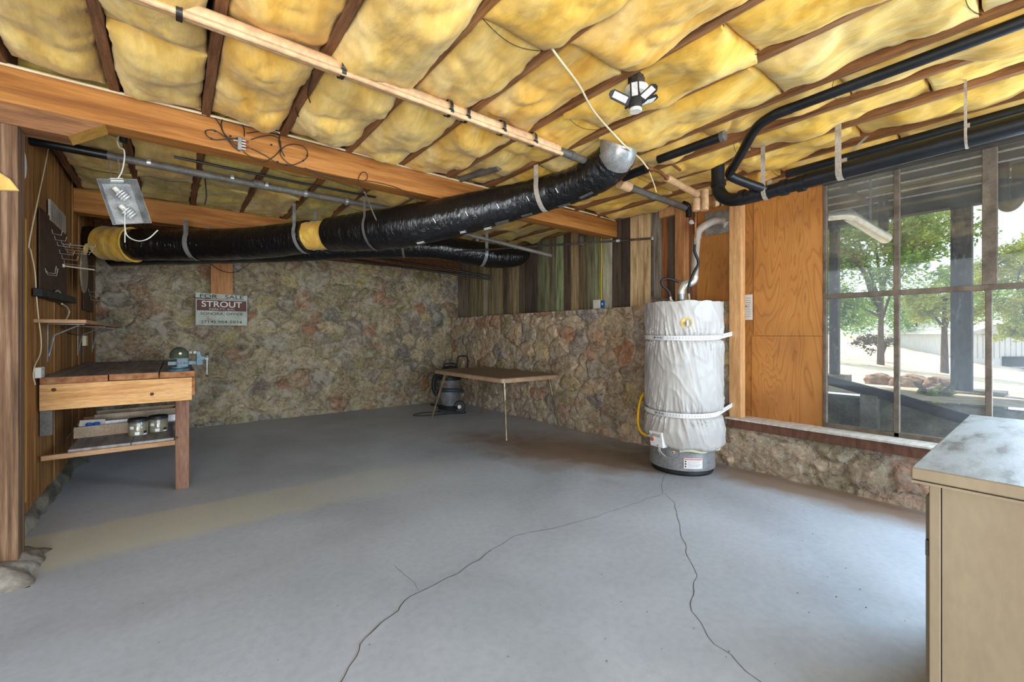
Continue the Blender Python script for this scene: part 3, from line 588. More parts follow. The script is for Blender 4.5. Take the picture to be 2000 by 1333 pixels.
bandon(P3, r3, near(P3, 790), .03, m_greyp, 'duct_strap', 'grey strap round the farther duct under the nearer one', hang=2.6)

# ================================================================ PIPES
t = thing('tan_pipe', 'long tan plastic pipe pair strapped up under the joists, turning grey at its far end', 'pipe', (1, 2.23, 2.5))
mb = MB(); mb.tube([(-1.2, 2.23, 2.595), (2.17, 2.23, 2.583)], .038, 24); obj('large_pipe', mb, m_tan, t)
mb = MB(); mb.tube([(-1.2, 2.185, 2.553), (2.17, 2.185, 2.541)], .014, 14); obj('thin_pipe', mb, m_tan, t)
mb = MB(); mb.tube([(2.15, 2.23, 2.583), (2.95, 2.24, 2.575)], .027, 20); mb.tube([(2.30, 2.23, 2.583), (2.33, 2.23, 2.583)], .031, 20); obj('grey_pipe', mb, m_greyp, t)
for px in (350, 668, 877, 910, 980, 1041):
    x = on(px, 200, y=2.21).x; mb = MB(); mb.tube([(x-.011, 2.222, 2.584), (x+.011, 2.222, 2.584)], .047, 20, cap=False); mb.tube([(x-.011, 2.186, 2.55), (x+.011, 2.186, 2.55)], .0175, 14, cap=False); obj('tape_band', mb, m_tape, t)
mb = MB(); mb.tube([on(1210, 358, d=3.75), on(1229, 366, d=3.82)], .045, 20); t = thing('grey_pipe', 'grey pipe with tan collar running on past the duct elbow to the plank wall', 'pipe', on(1280, 380, d=4.0)); obj('collar', mb, m_tan, t)
mb = MB(); mb.tube(spl([on(1218, 362, d=3.8), on(1330, 403, d=4.25), on(1340, 408, d=4.28)], 4), .03, 18); mb.tube([on(1268, 381, d=4.0), on(1276, 384, d=4.02)], .033, 18); obj('pipe', mb, m_greyp, t)
mb = MB(); mb.tube(spl([on(1335, 398, d=4.26), on(1343, 402, d=4.28), on(1345, 414, d=4.28), on(1345, 424, d=4.28)], 4), .028, 16); obj('elbow', mb, m_black, t)
t = thing('black_pipe', 'black pipe strapped under the joists behind the long beam, left to centre', 'pipe', (.6, 4.2, 2.5))
a, b_ = on(47, 272, y=4.2), on(762, 409, y=4.2); mb = MB(); mb.tube([a, (a+b_)/2+Vector((0, 0, -.01)), b_], .028, 16); mb.tube([a.lerp(b_, .52), a.lerp(b_, .55)], .034, 16); obj('pipe', mb, m_greyp, t)
mb = MB(); mb.tube([a+Vector((-.1, 0, .0)), a.lerp(b_, .16)], .032, 16); obj('sleeve', mb, m_black, t)
for px, py in ((291, 318), (453, 348), (520, 362), (596, 378), (676, 394)):
    c = on(px, py, y=4.2); u = (b_-a).normalized(); mb = MB(); mb.tube([c-u*.012, c+u*.012], .033, 16); obj('strap', mb, m_steel, t)
mb = MB(); mb.tube([(0, 4.0, 2.555), (.8, 4.02, 2.555), (1.5, 4.0, 2.555)], .010, 8); one('thin_black_pipe', mb, m_black, 'thin black line above the strapped black pipe', 'pipe')
for k, (y0, y1, rr_) in enumerate(((508, 552, .018), (514, 543, .022))):
    mb = MB(); mb.tube([on(640, y0-20+k*6, d=6.6), on(958, 543+k*6-3, d=6.9)], .016, 12); one('black_conduit', mb, m_black, ['upper', 'lower'][k]+' of two slim black pipes slanting in front of the back wall', 'pipe', 'two slim black pipes by the back wall')
mb = MB(); mb.tube([on(905, 456, d=4.9), on(1077, 500, d=5.3)], .022, 10); one('grey_pipe', mb, m_greyp, 'grey-brown pipe slanting down past the end of the long beam toward the planks', 'pipe')
t = thing('iron_gas_pipe', 'thin dark iron gas pipe crossing the planks and dropping to the water heater', 'pipe', (4.2, 2.82, 1.6))
z_ = on(1272, 466, x=4.2).z; mb = MB(); c = on(1274, 466, x=4.2); mb.tube([on(640, 508, d=6.3), on(830, 496, d=5.8), c+Vector((0, 0, 0))], .012, 10); obj('horizontal_run', mb, m_iron, t)
mb = MB(); mb.tube([c, c+Vector((0, 0, -.62)), c+Vector((0, 0, -.66))], .013, 10); obj('drop', mb, m_iron, t)
mb = MB(); mb.lathe([(.0, -.02), (.02, -.018), (.022, 0), (.02, .018), (0, .02)], c, 14); mb.tube([c.lerp(on(830, 496, d=5.8), .12), c.lerp(on(830, 496, d=5.8), .135)], .018, 10); mb.tube([c.lerp(on(830, 496, d=5.8), .55), c.lerp(on(830, 496, d=5.8), .562)], .018, 10); obj('fitting', mb, m_steel, t)
g0 = c+Vector((0, 0, -.66)); g1 = on(1312, 588, d=4.28)
mb = MB(); mb.tube([g0, g1], .014, 10); obj('branch', mb, m_steel, t)
mb = MB(); q = on(1136, 475, x=4.22); mb.box(4.205, 4.235, q.y-.02, q.y+.02, q.z-.03, q.z+.10); one('pipe_bracket', mb, m_steel, 'small silver bracket holding the gas pipe below the beam end', 'bracket')
# drain
t = thing('black_drain_pipe', 'large black drain pipe running along above the window with an elbow at its end', 'pipe', (3.5, .5, 2.3))
mb = MB(); mb.tube([(3.5, -2.5, 2.42), (3.5, .85, 2.345), (3.5, 1.10, 2.338)], .054, 28); obj('main_pipe', mb, m_black, t)
mb = MB(); mb.tube(spl([(3.5, 1.05, 2.338), (3.5, 1.32, 2.325), (3.5, 1.52, 2.32), (3.5, 1.64, 2.34), (3.5, 1.71, 2.41), (3.5, 1.725, 2.5), (3.5, 1.725, 2.84)], 6), .05, 28); obj('elbow', mb, m_black, t, smooth=60)
mb = MB()
for y_ in (1.13, 1.24, 1.44, 1.53): obj('coupling', MB().tube([(3.5, y_-.022, 2.328), (3.5, y_+.022, 2.328)], .059, 28), m_black, t)
obj('coupling', MB().tube([(3.5, 1.722, 2.47), (3.5, 1.725, 2.50)], .058, 28), m_black, t)
t = thing('black_branch_pipe', 'black branch pipe running beside a joist and bending down into the large drain', 'pipe', (2.85, .5, 2.5))
mb = MB(); mb.tube([(2.83+.055, -1.2, 2.615), (2.885, 1.02, 2.60)], .029, 20); obj('long_run', mb, m_black, t)
mb = MB(); mb.tube(spl([(2.885, .98, 2.60), (2.885, 1.08, 2.595), (2.93, 1.2, 2.575), (3.1, 1.36, 2.52), (3.24, 1.5, 2.47)], 6), .031, 20); mb.tube(spl([(3.21, 1.47, 2.48), (3.26, 1.52, 2.455), (3.3, 1.5, 2.425), (3.40, 1.42, 2.375), (3.5, 1.34, 2.33)], 6), .033, 20); obj('bend', mb, m_black, t, smooth=60)
a, b_ = on(1286, 312, x=2.87), on(1410, 267, x=2.87)
t = thing('black_pipe', 'short black pipe with a capped end under the joists left of the elbow', 'pipe', (2.87, 1.8, 2.55)); mb = MB(); mb.tube([a, b_], .03, 18); obj('pipe', mb, m_black, t)
mb = MB(); mb.lathe([(.02, 0), (.034, .002), (.034, .03), (.02, .032)], b_-(b_-a).normalized()*.01, 16, axis=(b_-a)); obj('cap', mb, m_greyp, t)
a, b_ = on(1218, 347, x=2.95), on(1263, 329, x=2.95); mb = MB(); mb.tube([a, b_], .035, 18); one('black_pipe', mb, m_black, 'dark pipe stub just right of the silver duct elbow', 'pipe')
for px, py, d_ in ((1245, 345, 0), (1290, 312, 0)): pass
# second dark conduit along the wall above the drain
mb = MB(); mb.box(4.2, 4.29, -2.5, yS, 2.50, 2.65); struct('trim_6', mb, m_deck)
mb = MB(); mb.tube([(3.86, -2.5, 2.585), (3.86, 1.35, 2.54)], .033, 16); one('black_pipe', mb, m_black, 'second black pipe high behind the large drain above the window', 'pipe')
# straps for drain
def strap(name, label, pts, wd, m, along=(0, 1, 0)):
    a = Vector(along)*wd/2; mb = MB(); pts = [Vector(p) for p in pts]; mb.grid([[p-a for p in pts], [p+a for p in pts]]); q = Vector((.002, 0, .002)); mb.grid([[p-a+q for p in pts], [p+a+q for p in pts]])
    return one(name, mb, m, label, 'strap', 'hanging pipe straps')
def loop(y, z, dz, top, x=3.5, tx=None): 
    return [(x-.062 if tx is None else tx, y, top)]+[(x+.06*math.cos(g), y, z+.06*math.sin(g)) for g in np.linspace(math.pi, 2*math.pi, 14)]+[(x+.06, y, z+.10)]
strap('pipe_strap', 'pale perforated strap hanging over the drain pipe in front of the window', loop(.90, 2.345, 0, 2.66), .035, m_strapm)
strap('pipe_strap', 'pale strap round the drain pipe by the plywood stud', loop(1.36, 2.328, 0, 2.66), .03, m_strapm)
strap('pipe_strap', 'short pale strap end behind the drain pipe strap', [(3.86, .84, 2.66), (3.86, .95, 2.56)], .025, m_strapm)
strap('pipe_strap', 'thin pale strap on the drain pipe near the right edge', loop(.32, 2.358, 0, 2.66), .012, m_strapm)
# tan insulated water pipes above the heater
t = thing('insulated_water_pipe', 'tan insulated water pipes bundled above the white water heater', 'pipe', on(1370, 400, d=3.9))
for nm, pts, r_ in [('horizontal_sleeve', [on(1302, 348, d=3.5), on(1362, 380, d=3.8)], .029), ('vertical_sleeve', [on(1376, 372, d=3.9), on(1376, 411, d=3.9)], .036), ('vertical_sleeve', [on(1360, 389, d=3.85), on(1360, 412, d=3.85)], .032), ('rear_sleeve', [on(1394, 399, d=4.0), on(1456, 386, d=4.05)], .028)]:
    mb = MB(); mb.tube(pts, r_, 20); obj(nm, mb, m_tan, t)
mb = MB(); mb.tube(spl([on(1266, 328, d=3.3), on(1288, 336, d=3.42), on(1305, 350, d=3.5)], 5), .013, 10); mb.tube([on(1301, 347, d=3.49), on(1307, 351, d=3.51)], .02, 10); obj('copper_pipe', mb, m_copper, t)
for a, b_ in (((1417, 393), (1420, 392)), ((1403, 397), (1406, 396))): mb = MB(); mb.tube([on(*a, d=4.0), on(*b_, d=4.0)], .033, 16); obj('tape_band', mb, m_tape, t)
mb = MB(); mb.tube([on(1295, 307, x=3.0), on(1329, 333, x=3.25)], .011, 10); one('copper_pipe', mb, m_copper, 'short bare copper pipe below the capped black pipe', 'pipe')
mb = MB(); mb.tube([on(900, 350, d=3.9), on(975, 327, d=3.5)], .028, 14); one('grey_pipe', mb, m_greyp, 'dusty pipe half hidden in the wool behind the long beam', 'pipe')
# hanging cables
mb = MB(); mb.tube(spl([on(1010, -40, z=2.63), on(1022, 0, z=2.63), on(1040, 35, z=2.625), on(1085, 105, z=2.62), on(1130, 165, z=2.60), on(1158, 215, z=2.59), on(1195, 258, z=2.6), on(1226, 290, z=2.55), on(1250, 310, d=3.25), on(1266, 330, d=3.3)], 8), .006, 8)
one('cable', mb, m_cream, 'cream cable hanging in a long curve from the top edge to the silver elbow', 'cable')
mb = MB(); mb.tube(spl([on(1268, 335, d=3.4), on(1278, 362, d=3.4), on(1282, 376, d=3.4)], 6), .004, 6); one('wire', mb, m_cream, 'short loose cream wire hanging below the copper pipe', 'wire')

# ================================================================ COAX TANGLE ON THE BEAM
YF = 3.36
def P2D(l, y=YF): return [on(px, py, y=y) for px, py in l]
def circ(cx, cy, rx, ry, a0, a1, n=14): return [(cx+rx*math.cos(R(a)), cy+ry*math.sin(R(a))) for a in np.linspace(a0, a1, n)]
t = thing('coaxial_cable', 'black coaxial cables looped in a tangle on the face of the long beam', 'cable', on(520, 290, y=YF))
loops = [[(417, 226), (430, 245), (435, 257), (445, 268), (455, 271), (470, 268)],
         [(477, 267), (476, 250), (466, 235), (450, 229), (437, 231), (432, 243), (438, 262), (452, 282), (468, 296)],
         [(468, 270), (440, 272), (420, 273), (405, 266), (401, 257), (407, 254), (420, 255), (440, 268), (463, 286)],
         [(475, 296), (495, 310), (515, 316), (535, 306), (548, 290), (545, 272), (530, 265), (510, 267), (490, 273)],
         [(490, 290), (505, 297), (520, 305), (540, 318), (560, 323), (580, 320), (598, 309), (600, 296), (590, 285), (572, 282), (555, 287), (547, 300), (558, 315), (575, 325), (600, 333), (640, 350), (690, 366), (700, 368)],
         [(482, 260), (492, 259), (510, 257), (536, 258), (545, 262)],
         [(551, 240), (549, 252), (545, 275), (548, 290), (556, 306)]]
for k, l in enumerate(loops):
    mb = MB(); mb.tube(spl(P2D(l, YF-.004*(k % 3)), 5), .0032, 8); obj('cable_loop', mb, m_wire, t)
mb = MB()
for px, py in ((420, 256), (413, 271), (450, 266), (542, 316), (600, 304), (592, 314), (530, 283), (560, 322)): mb.lathe([(.0, -.006), (.006, -.004), (.006, .004), (0, .006)], on(px, py, y=YF-.006), 8)
obj('cable_clip', mb, m_ink, t)
t = thing('cable_splitter', 'silver cable splitter block with screw connectors among the black cables', 'splitter', on(480, 282, y=YF))
c = on(468, 281, y=YF-.012); mb = MB(); mb.box(c.x-.011, c.x+.011, c.y-.012, c.y+.012, c.z-.042, c.z+.042); obj('body', mb, m_steel, t, bevel=.002)
mb = MB()
for dz in (-.028, -.009, .009, .028): mb.tube([(c.x+.008, c.y, c.z+dz), (c.x+.035, c.y, c.z+dz)], .006, 8)
mb.tube([(c.x-.035, c.y, c.z+.016), (c.x-.008, c.y, c.z+.016)], .006, 8); obj('connector', mb, m_steel, t)
mb = MB(); mb.tube([(c.x+.035, c.y, c.z-.009), (c.x+.055, c.y, c.z-.009)], .006, 8); mb.tube([(c.x+.035, c.y, c.z+.028), (c.x+.05, c.y, c.z+.024)], .006, 8); obj('red_boot', mb, m_red, t)
t = thing('coaxial_cable', 'thin black cable drooping along the beam to the right with a ring loop', 'cable', on(720, 350, y=YF))
mb = MB(); mb.tube(spl(P2D([(595, 328), (640, 343), (690, 350), (712, 353), (718, 345), (714, 337), (706, 338), (700, 350), (702, 362), (712, 376)]), 6), .0028, 8); obj('cable_loop', mb, m_wire, t)
mb = MB(); mb.tube(spl(P2D([(712, 353), (740, 357), (778, 368), (805, 385), (816, 391), (814, 396)]), 6), .0028, 8); obj('cable_loop', mb, m_wire, t)
mb = MB(); mb.tube(spl([on(712, 376, y=3.34), on(722, 400, d=3.55), on(735, 430, d=3.7), on(750, 455, d=3.78)], 6), .006, 8); obj('cable_drop', mb, m_greyp, t)
mb = MB(); mb.tube(spl([on(x, y, z=2.63) for x, y in ((610, 145), (602, 175), (603, 192), (610, 212), (605, 227), (593, 232), (582, 226), (577, 210))], 6), .0035, 8); one('coaxial_cable', mb, m_wire, 'black cable with connector hanging in a loop under a joist before the long beam', 'cable')
mb = MB(); mb.tube(spl([on(x, y, y=4.6) for x, y in ((400, 345), (402, 365), (403, 385), (400, 400))], 6), .005, 8); one('wire', mb, m_wire, 'short black wire end hanging between the two beams', 'wire')
mb = MB(); mb.tube(spl([on(x, y, y=7.0) for x, y in ((410, 515), (430, 528), (455, 533), (478, 522), (488, 514))], 5), .004, 6); one('wire', mb, m_wire, 'slack dark wire sagging across the board on the stone wall', 'wire')

# ================================================================ LED LAMP
t = thing('led_ceiling_lamp', 'black multi-panel LED lamp screwed into a white ceiling socket', 'lamp', (2.02, 1.46, 2.45))
c0 = on(1243, 172, z=2.60); mb = MB(); mb.lathe([(.0, 0), (.062, 0), (.062, -.012), (.05, -.03), (.02, -.035), (0, -.035)], c0+Vector((0, 0, -.0)), 32); obj('socket_base', mb, m_white, t); obj('junction_box', MB().lathe([(0, 0), (.045, 0), (.045, .09), (0, .09)], c0, 8), m_iron, t)
hub = Vector((c0.x+.0, c0.y+.0, 2.56)); hub = on(1241, 205, d=2.2)
mb = MB(); mb.tube([c0+Vector((0, 0, -.03)), hub], .022, 16); mb.lathe([(.0, .03), (.03, .028), (.034, 0), (.03, -.022), (0, -.022)], hub, 24); obj('hub', mb, m_rubber, t)
mb = MB(); mb.lathe([(.012, -.02), (.031, -.021), (.033, -.030), (.028, -.036), (.012, -.036)], hub, 28); obj('hub_ring', mb, m_white, t)
Rv = Vector((RT[0], RT[1], 0)); Fv = Vector((FW[0], FW[1], 0)); Z = Vector((0, 0, 1))
for k, (px, py, dd) in enumerate(((1205, 188, .0), (1239, 166, .02), (1277, 172, 0), (1280, 193, .05), (1240, 190, .12))):
    tip = on(px+(-14, 0, 14, 18, 0)[k]*.5, py+(-8, -12, -14, -8, 0)[k]*.5, d=2.2+dd) if k < 4 else hub+Fv*.13+Z*.05
    ax = (tip-hub); L0 = ax.length; ax.normalize(); view = (Vector((0, 0, H))-hub).normalized()
    nn = [(view*1+Rv*.5), view, (view-Rv*.35), (view*.35-Z*.8-Rv*.3), -Z][k]; nn = (nn-ax*nn.dot(ax)).normalized(); sd_ = ax.cross(nn)
    L1 = .115; a = hub+ax*.032; w1 = .023
    pts = [a-sd_*w1*.8, a+sd_*w1*.8, a+ax*L1*.12+sd_*w1, a+ax*L1*.85+sd_*w1, a+ax*L1+sd_*w1*.35, a+ax*L1-sd_*w1*.35, a+ax*L1*.85-sd_*w1, a+ax*L1*.12-sd_*w1]
    mb = MB(); mb.prism([p-nn*.008 for p in pts], nn*.012); o = obj('lamp_panel', mb, m_rubber, t)
    mb = MB(); mb.obox(a+ax*L1*.48+nn*.005, ax*L1*.33, sd_*w1*.66, nn*.0015); e_ = obj('led_strip', mb, m_led, o)

# ================================================================ HANGING SHOP LIGHT
t = thing('hanging_shop_light', 'silver reflector shop light with two spiral bulbs hanging on a chain behind the beam', 'lamp', on(240, 400, d=2.95))
a0 = on(228, 352, d=2.95); a1 = on(258, 438, d=3.0); ax = (a1-a0).normalized(); vw = (Vector((0, 0, H))-a0).normalized(); nn = (vw-ax*vw.dot(ax)).normalized(); nn = (nn+Rv*.35).normalized(); nn = (nn-ax*nn.dot(ax)).normalized(); sd_ = ax.cross(nn).normalized()
if sd_.dot(Rv) < 0: sd_ = -sd_
Lh = (a1-a0).length/2; cc = (a0+a1)/2; Wh = .105
mb = MB(); o1 = [cc+sd_*i*Wh+ax*j*Lh for i, j in ((-1, -1), (1, -1), (1, 1), (-1, 1))]; o2 = [cc+sd_*i*Wh*.72+ax*j*Lh*.9-nn*.045 for i, j in ((-1, -1), (1, -1), (1, 1), (-1, 1))]
mb.add([p+nn*.02 for p in o1]+[p for p in o2]+[p+nn*.02-(p-cc).normalized()*(-.003) for p in o1]+[p-nn*.003 for p in o2], [(0,1,5,4),(1,2,6,5),(2,3,7,6),(3,0,4,7),(4,5,6,7),(8,9,13,12),(9,10,14,13),(10,11,15,14),(11,8,12,15),(12,13,14,15),(0,1,9,8),(1,2,10,9),(2,3,11,10),(3,0,8,11)])
obj('reflector', mb, m_steel, t, smooth=0)
mb = MB(); mb.obox(cc-ax*Lh*1.0-nn*.01, sd_*.035, ax*.012, nn*.02); obj('mounting_block', mb, m_white, t, bevel=.002)
for k, s in enumerate((-.35, .45)):
    c = cc+ax*Lh*s+sd_*.0+nn*.0; dr = (ax*.85+sd_*.5).normalized(); u1 = dr.orthogonal().normalized(); u2 = dr.cross(u1)
    o = obj('bulb_base', MB().tube([c-dr*.055, c-dr*.02], .017, 14), m_white, t)
    pts = [c+dr*(-.02+.055*q/60)+(u1*math.cos(q/60*math.pi*7)+u2*math.sin(q/60*math.pi*7))*.026 for q in range(61)]
    mb = MB(); mb.tube(pts, .0055, 8); obj('spiral_bulb', mb, m_glass_lamp, t)
    mb = MB(); 
    for g in range(5):
        w1 = c-dr*.03+(u1*math.cos(g*1.26)+u2*math.sin(g*1.26))*.02; w2 = c+dr*.0+(u1*math.cos(g*1.26)+u2*math.sin(g*1.26))*.05; w3 = c+dr*.06+(u1*math.cos(g*1.26)+u2*math.sin(g*1.26))*.03
        mb.tube([w1, w2, w3], .0013, 6)
    obj('wire_cage', mb, m_steel, t)
for s, tp in ((-.6, (216, 318)), (.3, (231, 312))):
    mb = MB(); p0 = a0+sd_*s*.05; p1 = on(*tp, d=2.95)
    for q in range(12):
        c = p0.lerp(p1, (q+.5)/12); dr = (p1-p0).normalized(); s1 = dr.orthogonal().normalized() if q % 2 else dr.cross(dr.orthogonal()).normalized()
        mb.tube([c+dr*.008*math.cos(g)+s1*.0045*math.sin(g) for g in np.linspace(0, 2*math.pi, 9)], .0012, 5)
    obj('chain', mb, m_brass, t)
mb = MB(); mb.tube(spl([on(236, 262, d=2.9), on(229, 272, d=2.9), on(233, 288, d=2.9), on(242, 293, d=2.9), on(243, 310, d=2.92), on(238, 335, d=2.95), a0], 6), .004, 8); obj('power_cord', mb, m_white, t)
mb = MB(); mb.tube([on(241, 278, d=2.9), on(242, 262, d=2.9)], .022, 12); obj('plug', mb, m_rubber, t)
mb = MB(); mb.tube(spl([on(244, 412, d=2.9), on(244, 445, d=2.9), on(250, 462, d=2.9), on(270, 471, d=2.9), on(290, 466, d=2.9), on(308, 450, d=2.95)], 6), .0035, 8); mb.tube([on(244, 435, d=2.9), on(244, 474, d=2.9)], .003, 6); obj('loose_cord', mb, m_white, t)

# ================================================================ LEFT WALL THINGS
XL = X0+.012
def wallslab(y0, y1, z0, z1, th=.008, x=XL): return MB().box(x, x+th, y0, y1, z0, z1)
def pegboard(y0, y1, z0, z1, label):
    t = thing('pegboard', label, 'pegboard', (XL, (y0+y1)/2, z0)); obj('board', wallslab(y0, y1, z0, z1), m_peg, t)
    mb = MB(); yv = y0+.03
    while yv < y1-.02:
        zv = z0+.03
        while zv < z1-.02: mb.add([(XL+.0085, yv+.004*math.cos(a), zv+.004*math.sin(a)) for a in (0, 1.05, 2.1, 3.14, 4.19, 5.24)], [(0, 1, 2, 3, 4, 5)]); zv += .04
        yv += .04
    tag(obj('peg_holes', mb, m_ink, t, recalc=False), kind='stuff'); return t
pegboard(4.37, 5.32, 1.51, 2.14, 'larger brown pegboard, the one nearer the post on the board wall')
pegboard(6.2, 6.85, 1.51, 2.12, 'smaller brown pegboard in the far corner next to the stone wall')
def hook(y, z, L_, label, up=.03, loopy=False):
    mb = MB(); x = XL+.01; pts = [(x, y, z+.03), (x+.005, y, z), (x+L_, y, z-.004), (x+L_+.006, y, z+up)]
    mb.tube(pts, .0024, 6)
    if loopy: mb.tube([(x, y+.04, z), (x+L_, y+.04, z), (x+L_, y, z)], .0024, 6)
    one('pegboard_hook', mb, m_strapm, label, 'hook', 'metal pegboard hooks')
for k in range(4): hook(5.05+k*.08, 2.0-k*.012, .20-.02*k, 'long metal hook at the top right of the nearer pegboard, %s from its right edge' % ['fourth', 'third', 'second', 'first'][k], .02, k == 0)
for k in range(6): hook(4.72+k*.09, 2.02-k*.03-(.02 if k > 2 else 0), .05+.01*k, 'short metal hook in the slanting row on the nearer pegboard, %s from the left' % ORD[k])
for k in range(2): hook(4.5+k*.05, 1.70-k*.01, .05, '%s curled hook low on the nearer pegboard' % ['left', 'right'][k], .05)
for k in range(5): hook(6.3+k*.09, [1.98, 1.95, 1.72, 1.68, 1.64][k], .09, 'metal hook on the far pegboard, %s one from the left' % ORD[k])
mb = MB(); mb.lathe([(0, 0), (.205, 0), (.215, .006), (.205, .014), (0, .014)], (X0+.07, 5.72, 1.86), 48, axis=(1, 0, 0)); one('round_board', mb, m_disc, 'round weathered brown disc hanging on the board wall between the pegboards', 'disc')
mb = MB(); c = (X0+.085, 5.70, 2.0); P = [(X0+.09+.01*math.sin(q), 5.66+.1*math.cos(q)*(.9), 2.06+.055*math.sin(q)) for q in np.linspace(0, 2*math.pi, 12)]; mb.prism(P[:-1], (.015, 0, 0)); one('wool_scrap', mb, m_wool[2], 'scrap of yellow wool stuck on top of the round disc', 'insulation', bevel=.006)
t = thing('hanging_peg', 'cream peg rod sticking out of the wall beside the round disc', 'peg', on(122, 518, x=XL)); mb = MB(); p0 = on(120, 519, x=XL); mb.tube([p0, p0+Vector((.17, .25, .01))], .006, 8); obj('rod', mb, m_cream, t); obj('peg_base', MB().lathe([(0, 0), (.018, 0), (.014, .02), (0, .02)], p0, 12, axis=(1, 0, 0)), m_cream, t)
# power strip
t = thing('power_strip', 'black power strip mounted slanting under the nearer pegboard', 'power strip', (XL, 5.0, 1.54))
a, b_ = on(73, 571, x=XL+.02), on(143, 587, x=XL+.02); u = (b_-a).normalized(); mb = MB(); mb.obox((a+b_)/2, u*(b_-a).length/2, Vector((.022, 0, 0)), Vector((0, -u.z, u.y))*.028); obj('housing', mb, m_rubber, t, bevel=.004)
for k in range(5): q = a.lerp(b_, .15+k*.17); obj('socket', MB().obox(q+Vector((.0225, 0, 0)), u*.015, Vector((.001, 0, 0)), Vector((0, -u.z, u.y))*.015), m_ink, t)
mb = MB(); mb.tube(spl([on(x, y, x=XL+.02) for x, y in ((121, 594), (130, 600), (135, 610), (129, 625))], 5), .006, 8); obj('cord', mb, m_cream, t)
mb = MB(); mb.tube(spl([on(x, y, x=XL+.03) for x, y in ((78, 568), (84, 574), (95, 571), (103, 575), (112, 568), (118, 573))], 5), .006, 6); obj('foil_scrap', mb, m_alu, t)
# shelf and brackets
t = thing('wall_shelf', 'narrow wooden shelf on the board wall above the workbench', 'shelf', (X0+.12, 5.6, 1.32)); obj('shelf_board', MB().box(X0, X0+.255, 4.30, 7.05, 1.335, 1.36), m_rail, t, bevel=.002)
for yb_ in (4.72, 6.0, 6.95):
    mb = MB(); mb.box(X0, X0+.004, yb_-.012, yb_+.012, 1.05, 1.335); mb.box(X0, X0+.2, yb_-.012, yb_+.012, 1.331, 1.335); mb.tube([(X0+.005, yb_, 1.09), (X0+.035, yb_, 1.25), (X0+.17, yb_, 1.328)], .006, 6); obj('bracket', mb, m_steel, t)
def plate(name, label, q, hy, hz, m, x=None, th=.03):
    t = thing(name, label, 'electrical box', q); obj('cover', MB().box(q.x, q.x+th, q.y-hy, q.y+hy, q.z-hz, q.z+hz), m, t, bevel=.003)
    mb = MB()
    for dz in (-.02, .02):
        for dy in (-.005, .005): mb.box(q.x+th, q.x+th+.001, q.y+dy-.001, q.y+dy+.001, q.z+dz-.005, q.z+dz+.005)
    obj('slots', mb, m_ink, t); return t
q = on(162, 666, x=XL); plate('outlet_box', 'square cream outlet box under the wall shelf', q, .055, .052, m_cream)
mb = MB(); mb.tube([(q.x, q.y, q.z+.05), (q.x, q.y, 1.33)], .006, 6); mb.tube([(q.x, q.y, q.z-.05), (q.x, q.y, .97)], .006, 6); mb.tube(spl([on(x, y, x=XL) for x, y in ((155, 655), (140, 652), (128, 644), (122, 636))], 4), .005, 6); one('conduit', mb, m_greyp, 'thin grey conduit feeding the square outlet box', 'conduit')
q = on(71, 728, x=XL); plate('outlet_box', 'white outlet at the near end of the workbench by the post', q, .055, .036, m_white)
mb = MB(); mb.tube(spl([on(x, y, x=XL+.01) for x, y in ((94, 290), (88, 325), (72, 400), (57, 475), (60, 490), (68, 530), (71, 575), (75, 620), (80, 660), (79, 690), (68, 715), (65, 735), (69, 752))], 6), .0035, 6); one('cable', mb, m_cream, 'thin pale cable running down the board wall past the pegboard to the outlet', 'cable')
t = thing('label_tag', 'grey printed tag beside the top of the nearer pegboard', 'tag', on(110, 425, x=X0+.05)); a = on(94, 445, x=XL); b_ = on(125, 405, x=XL); mb = MB(); zq = on(110, 444, x=XL).z; mb.box(XL, XL+.012, a.y, b_.y, zq, zq+.155); obj('plate', mb, m_strapm, t); mb = MB()
for k in range(5): mb.box(XL+.012, XL+.013, a.y+.05+k*.08, a.y+.07+k*.08, zq+.02, zq+.13)
obj('printing', mb, m_greyink, t)
q = on(42, 320, y=3.35); t = thing('white_bracket', 'small white oval plate fixed near the top of the boards beside the post', 'plate', (q.x, 3.4, q.z)); mb = MB(); mb.prism([(q.x+.012*math.cos(a)*1.0, 3.55, q.z+.06*math.sin(a)) for a in np.linspace(0, 2*math.pi, 17)[:-1]], (0, -.01, 0)); q2 = on(47, 321, x=X0+.06); mb = MB(); mb.prism([(X0+.05, q2.y+.075*math.cos(a), q2.z+.085*math.sin(a)) for a in np.linspace(0, 2*math.pi, 17)[:-1]], (.008, 0, 0)); t.location = (X0+.05, q2.y, q2.z); t['_w'] = (X0+.05, q2.y, q2.z); obj('plate', mb, m_white, t)
obj('screw', MB().lathe([(0, 0), (.008, 0), (.006, .004), (0, .004)], (X0+.058, q2.y, q2.z-.06), 8, axis=(1, 0, 0)), m_steel, t)
mb = MB(); q = [on(-20, 325, y=3.34), on(0, 337, y=3.34), on(20, 350, y=3.34), on(37, 372, y=3.34), on(0, 371, y=3.34), on(-20, 370, y=3.34)]; mb.prism(q, (0, .028, 0)); one('wool_scrap', mb, m_wool[1], 'pointed piece of yellow wool stuck on the face of the timber post', 'insulation', bevel=.006)

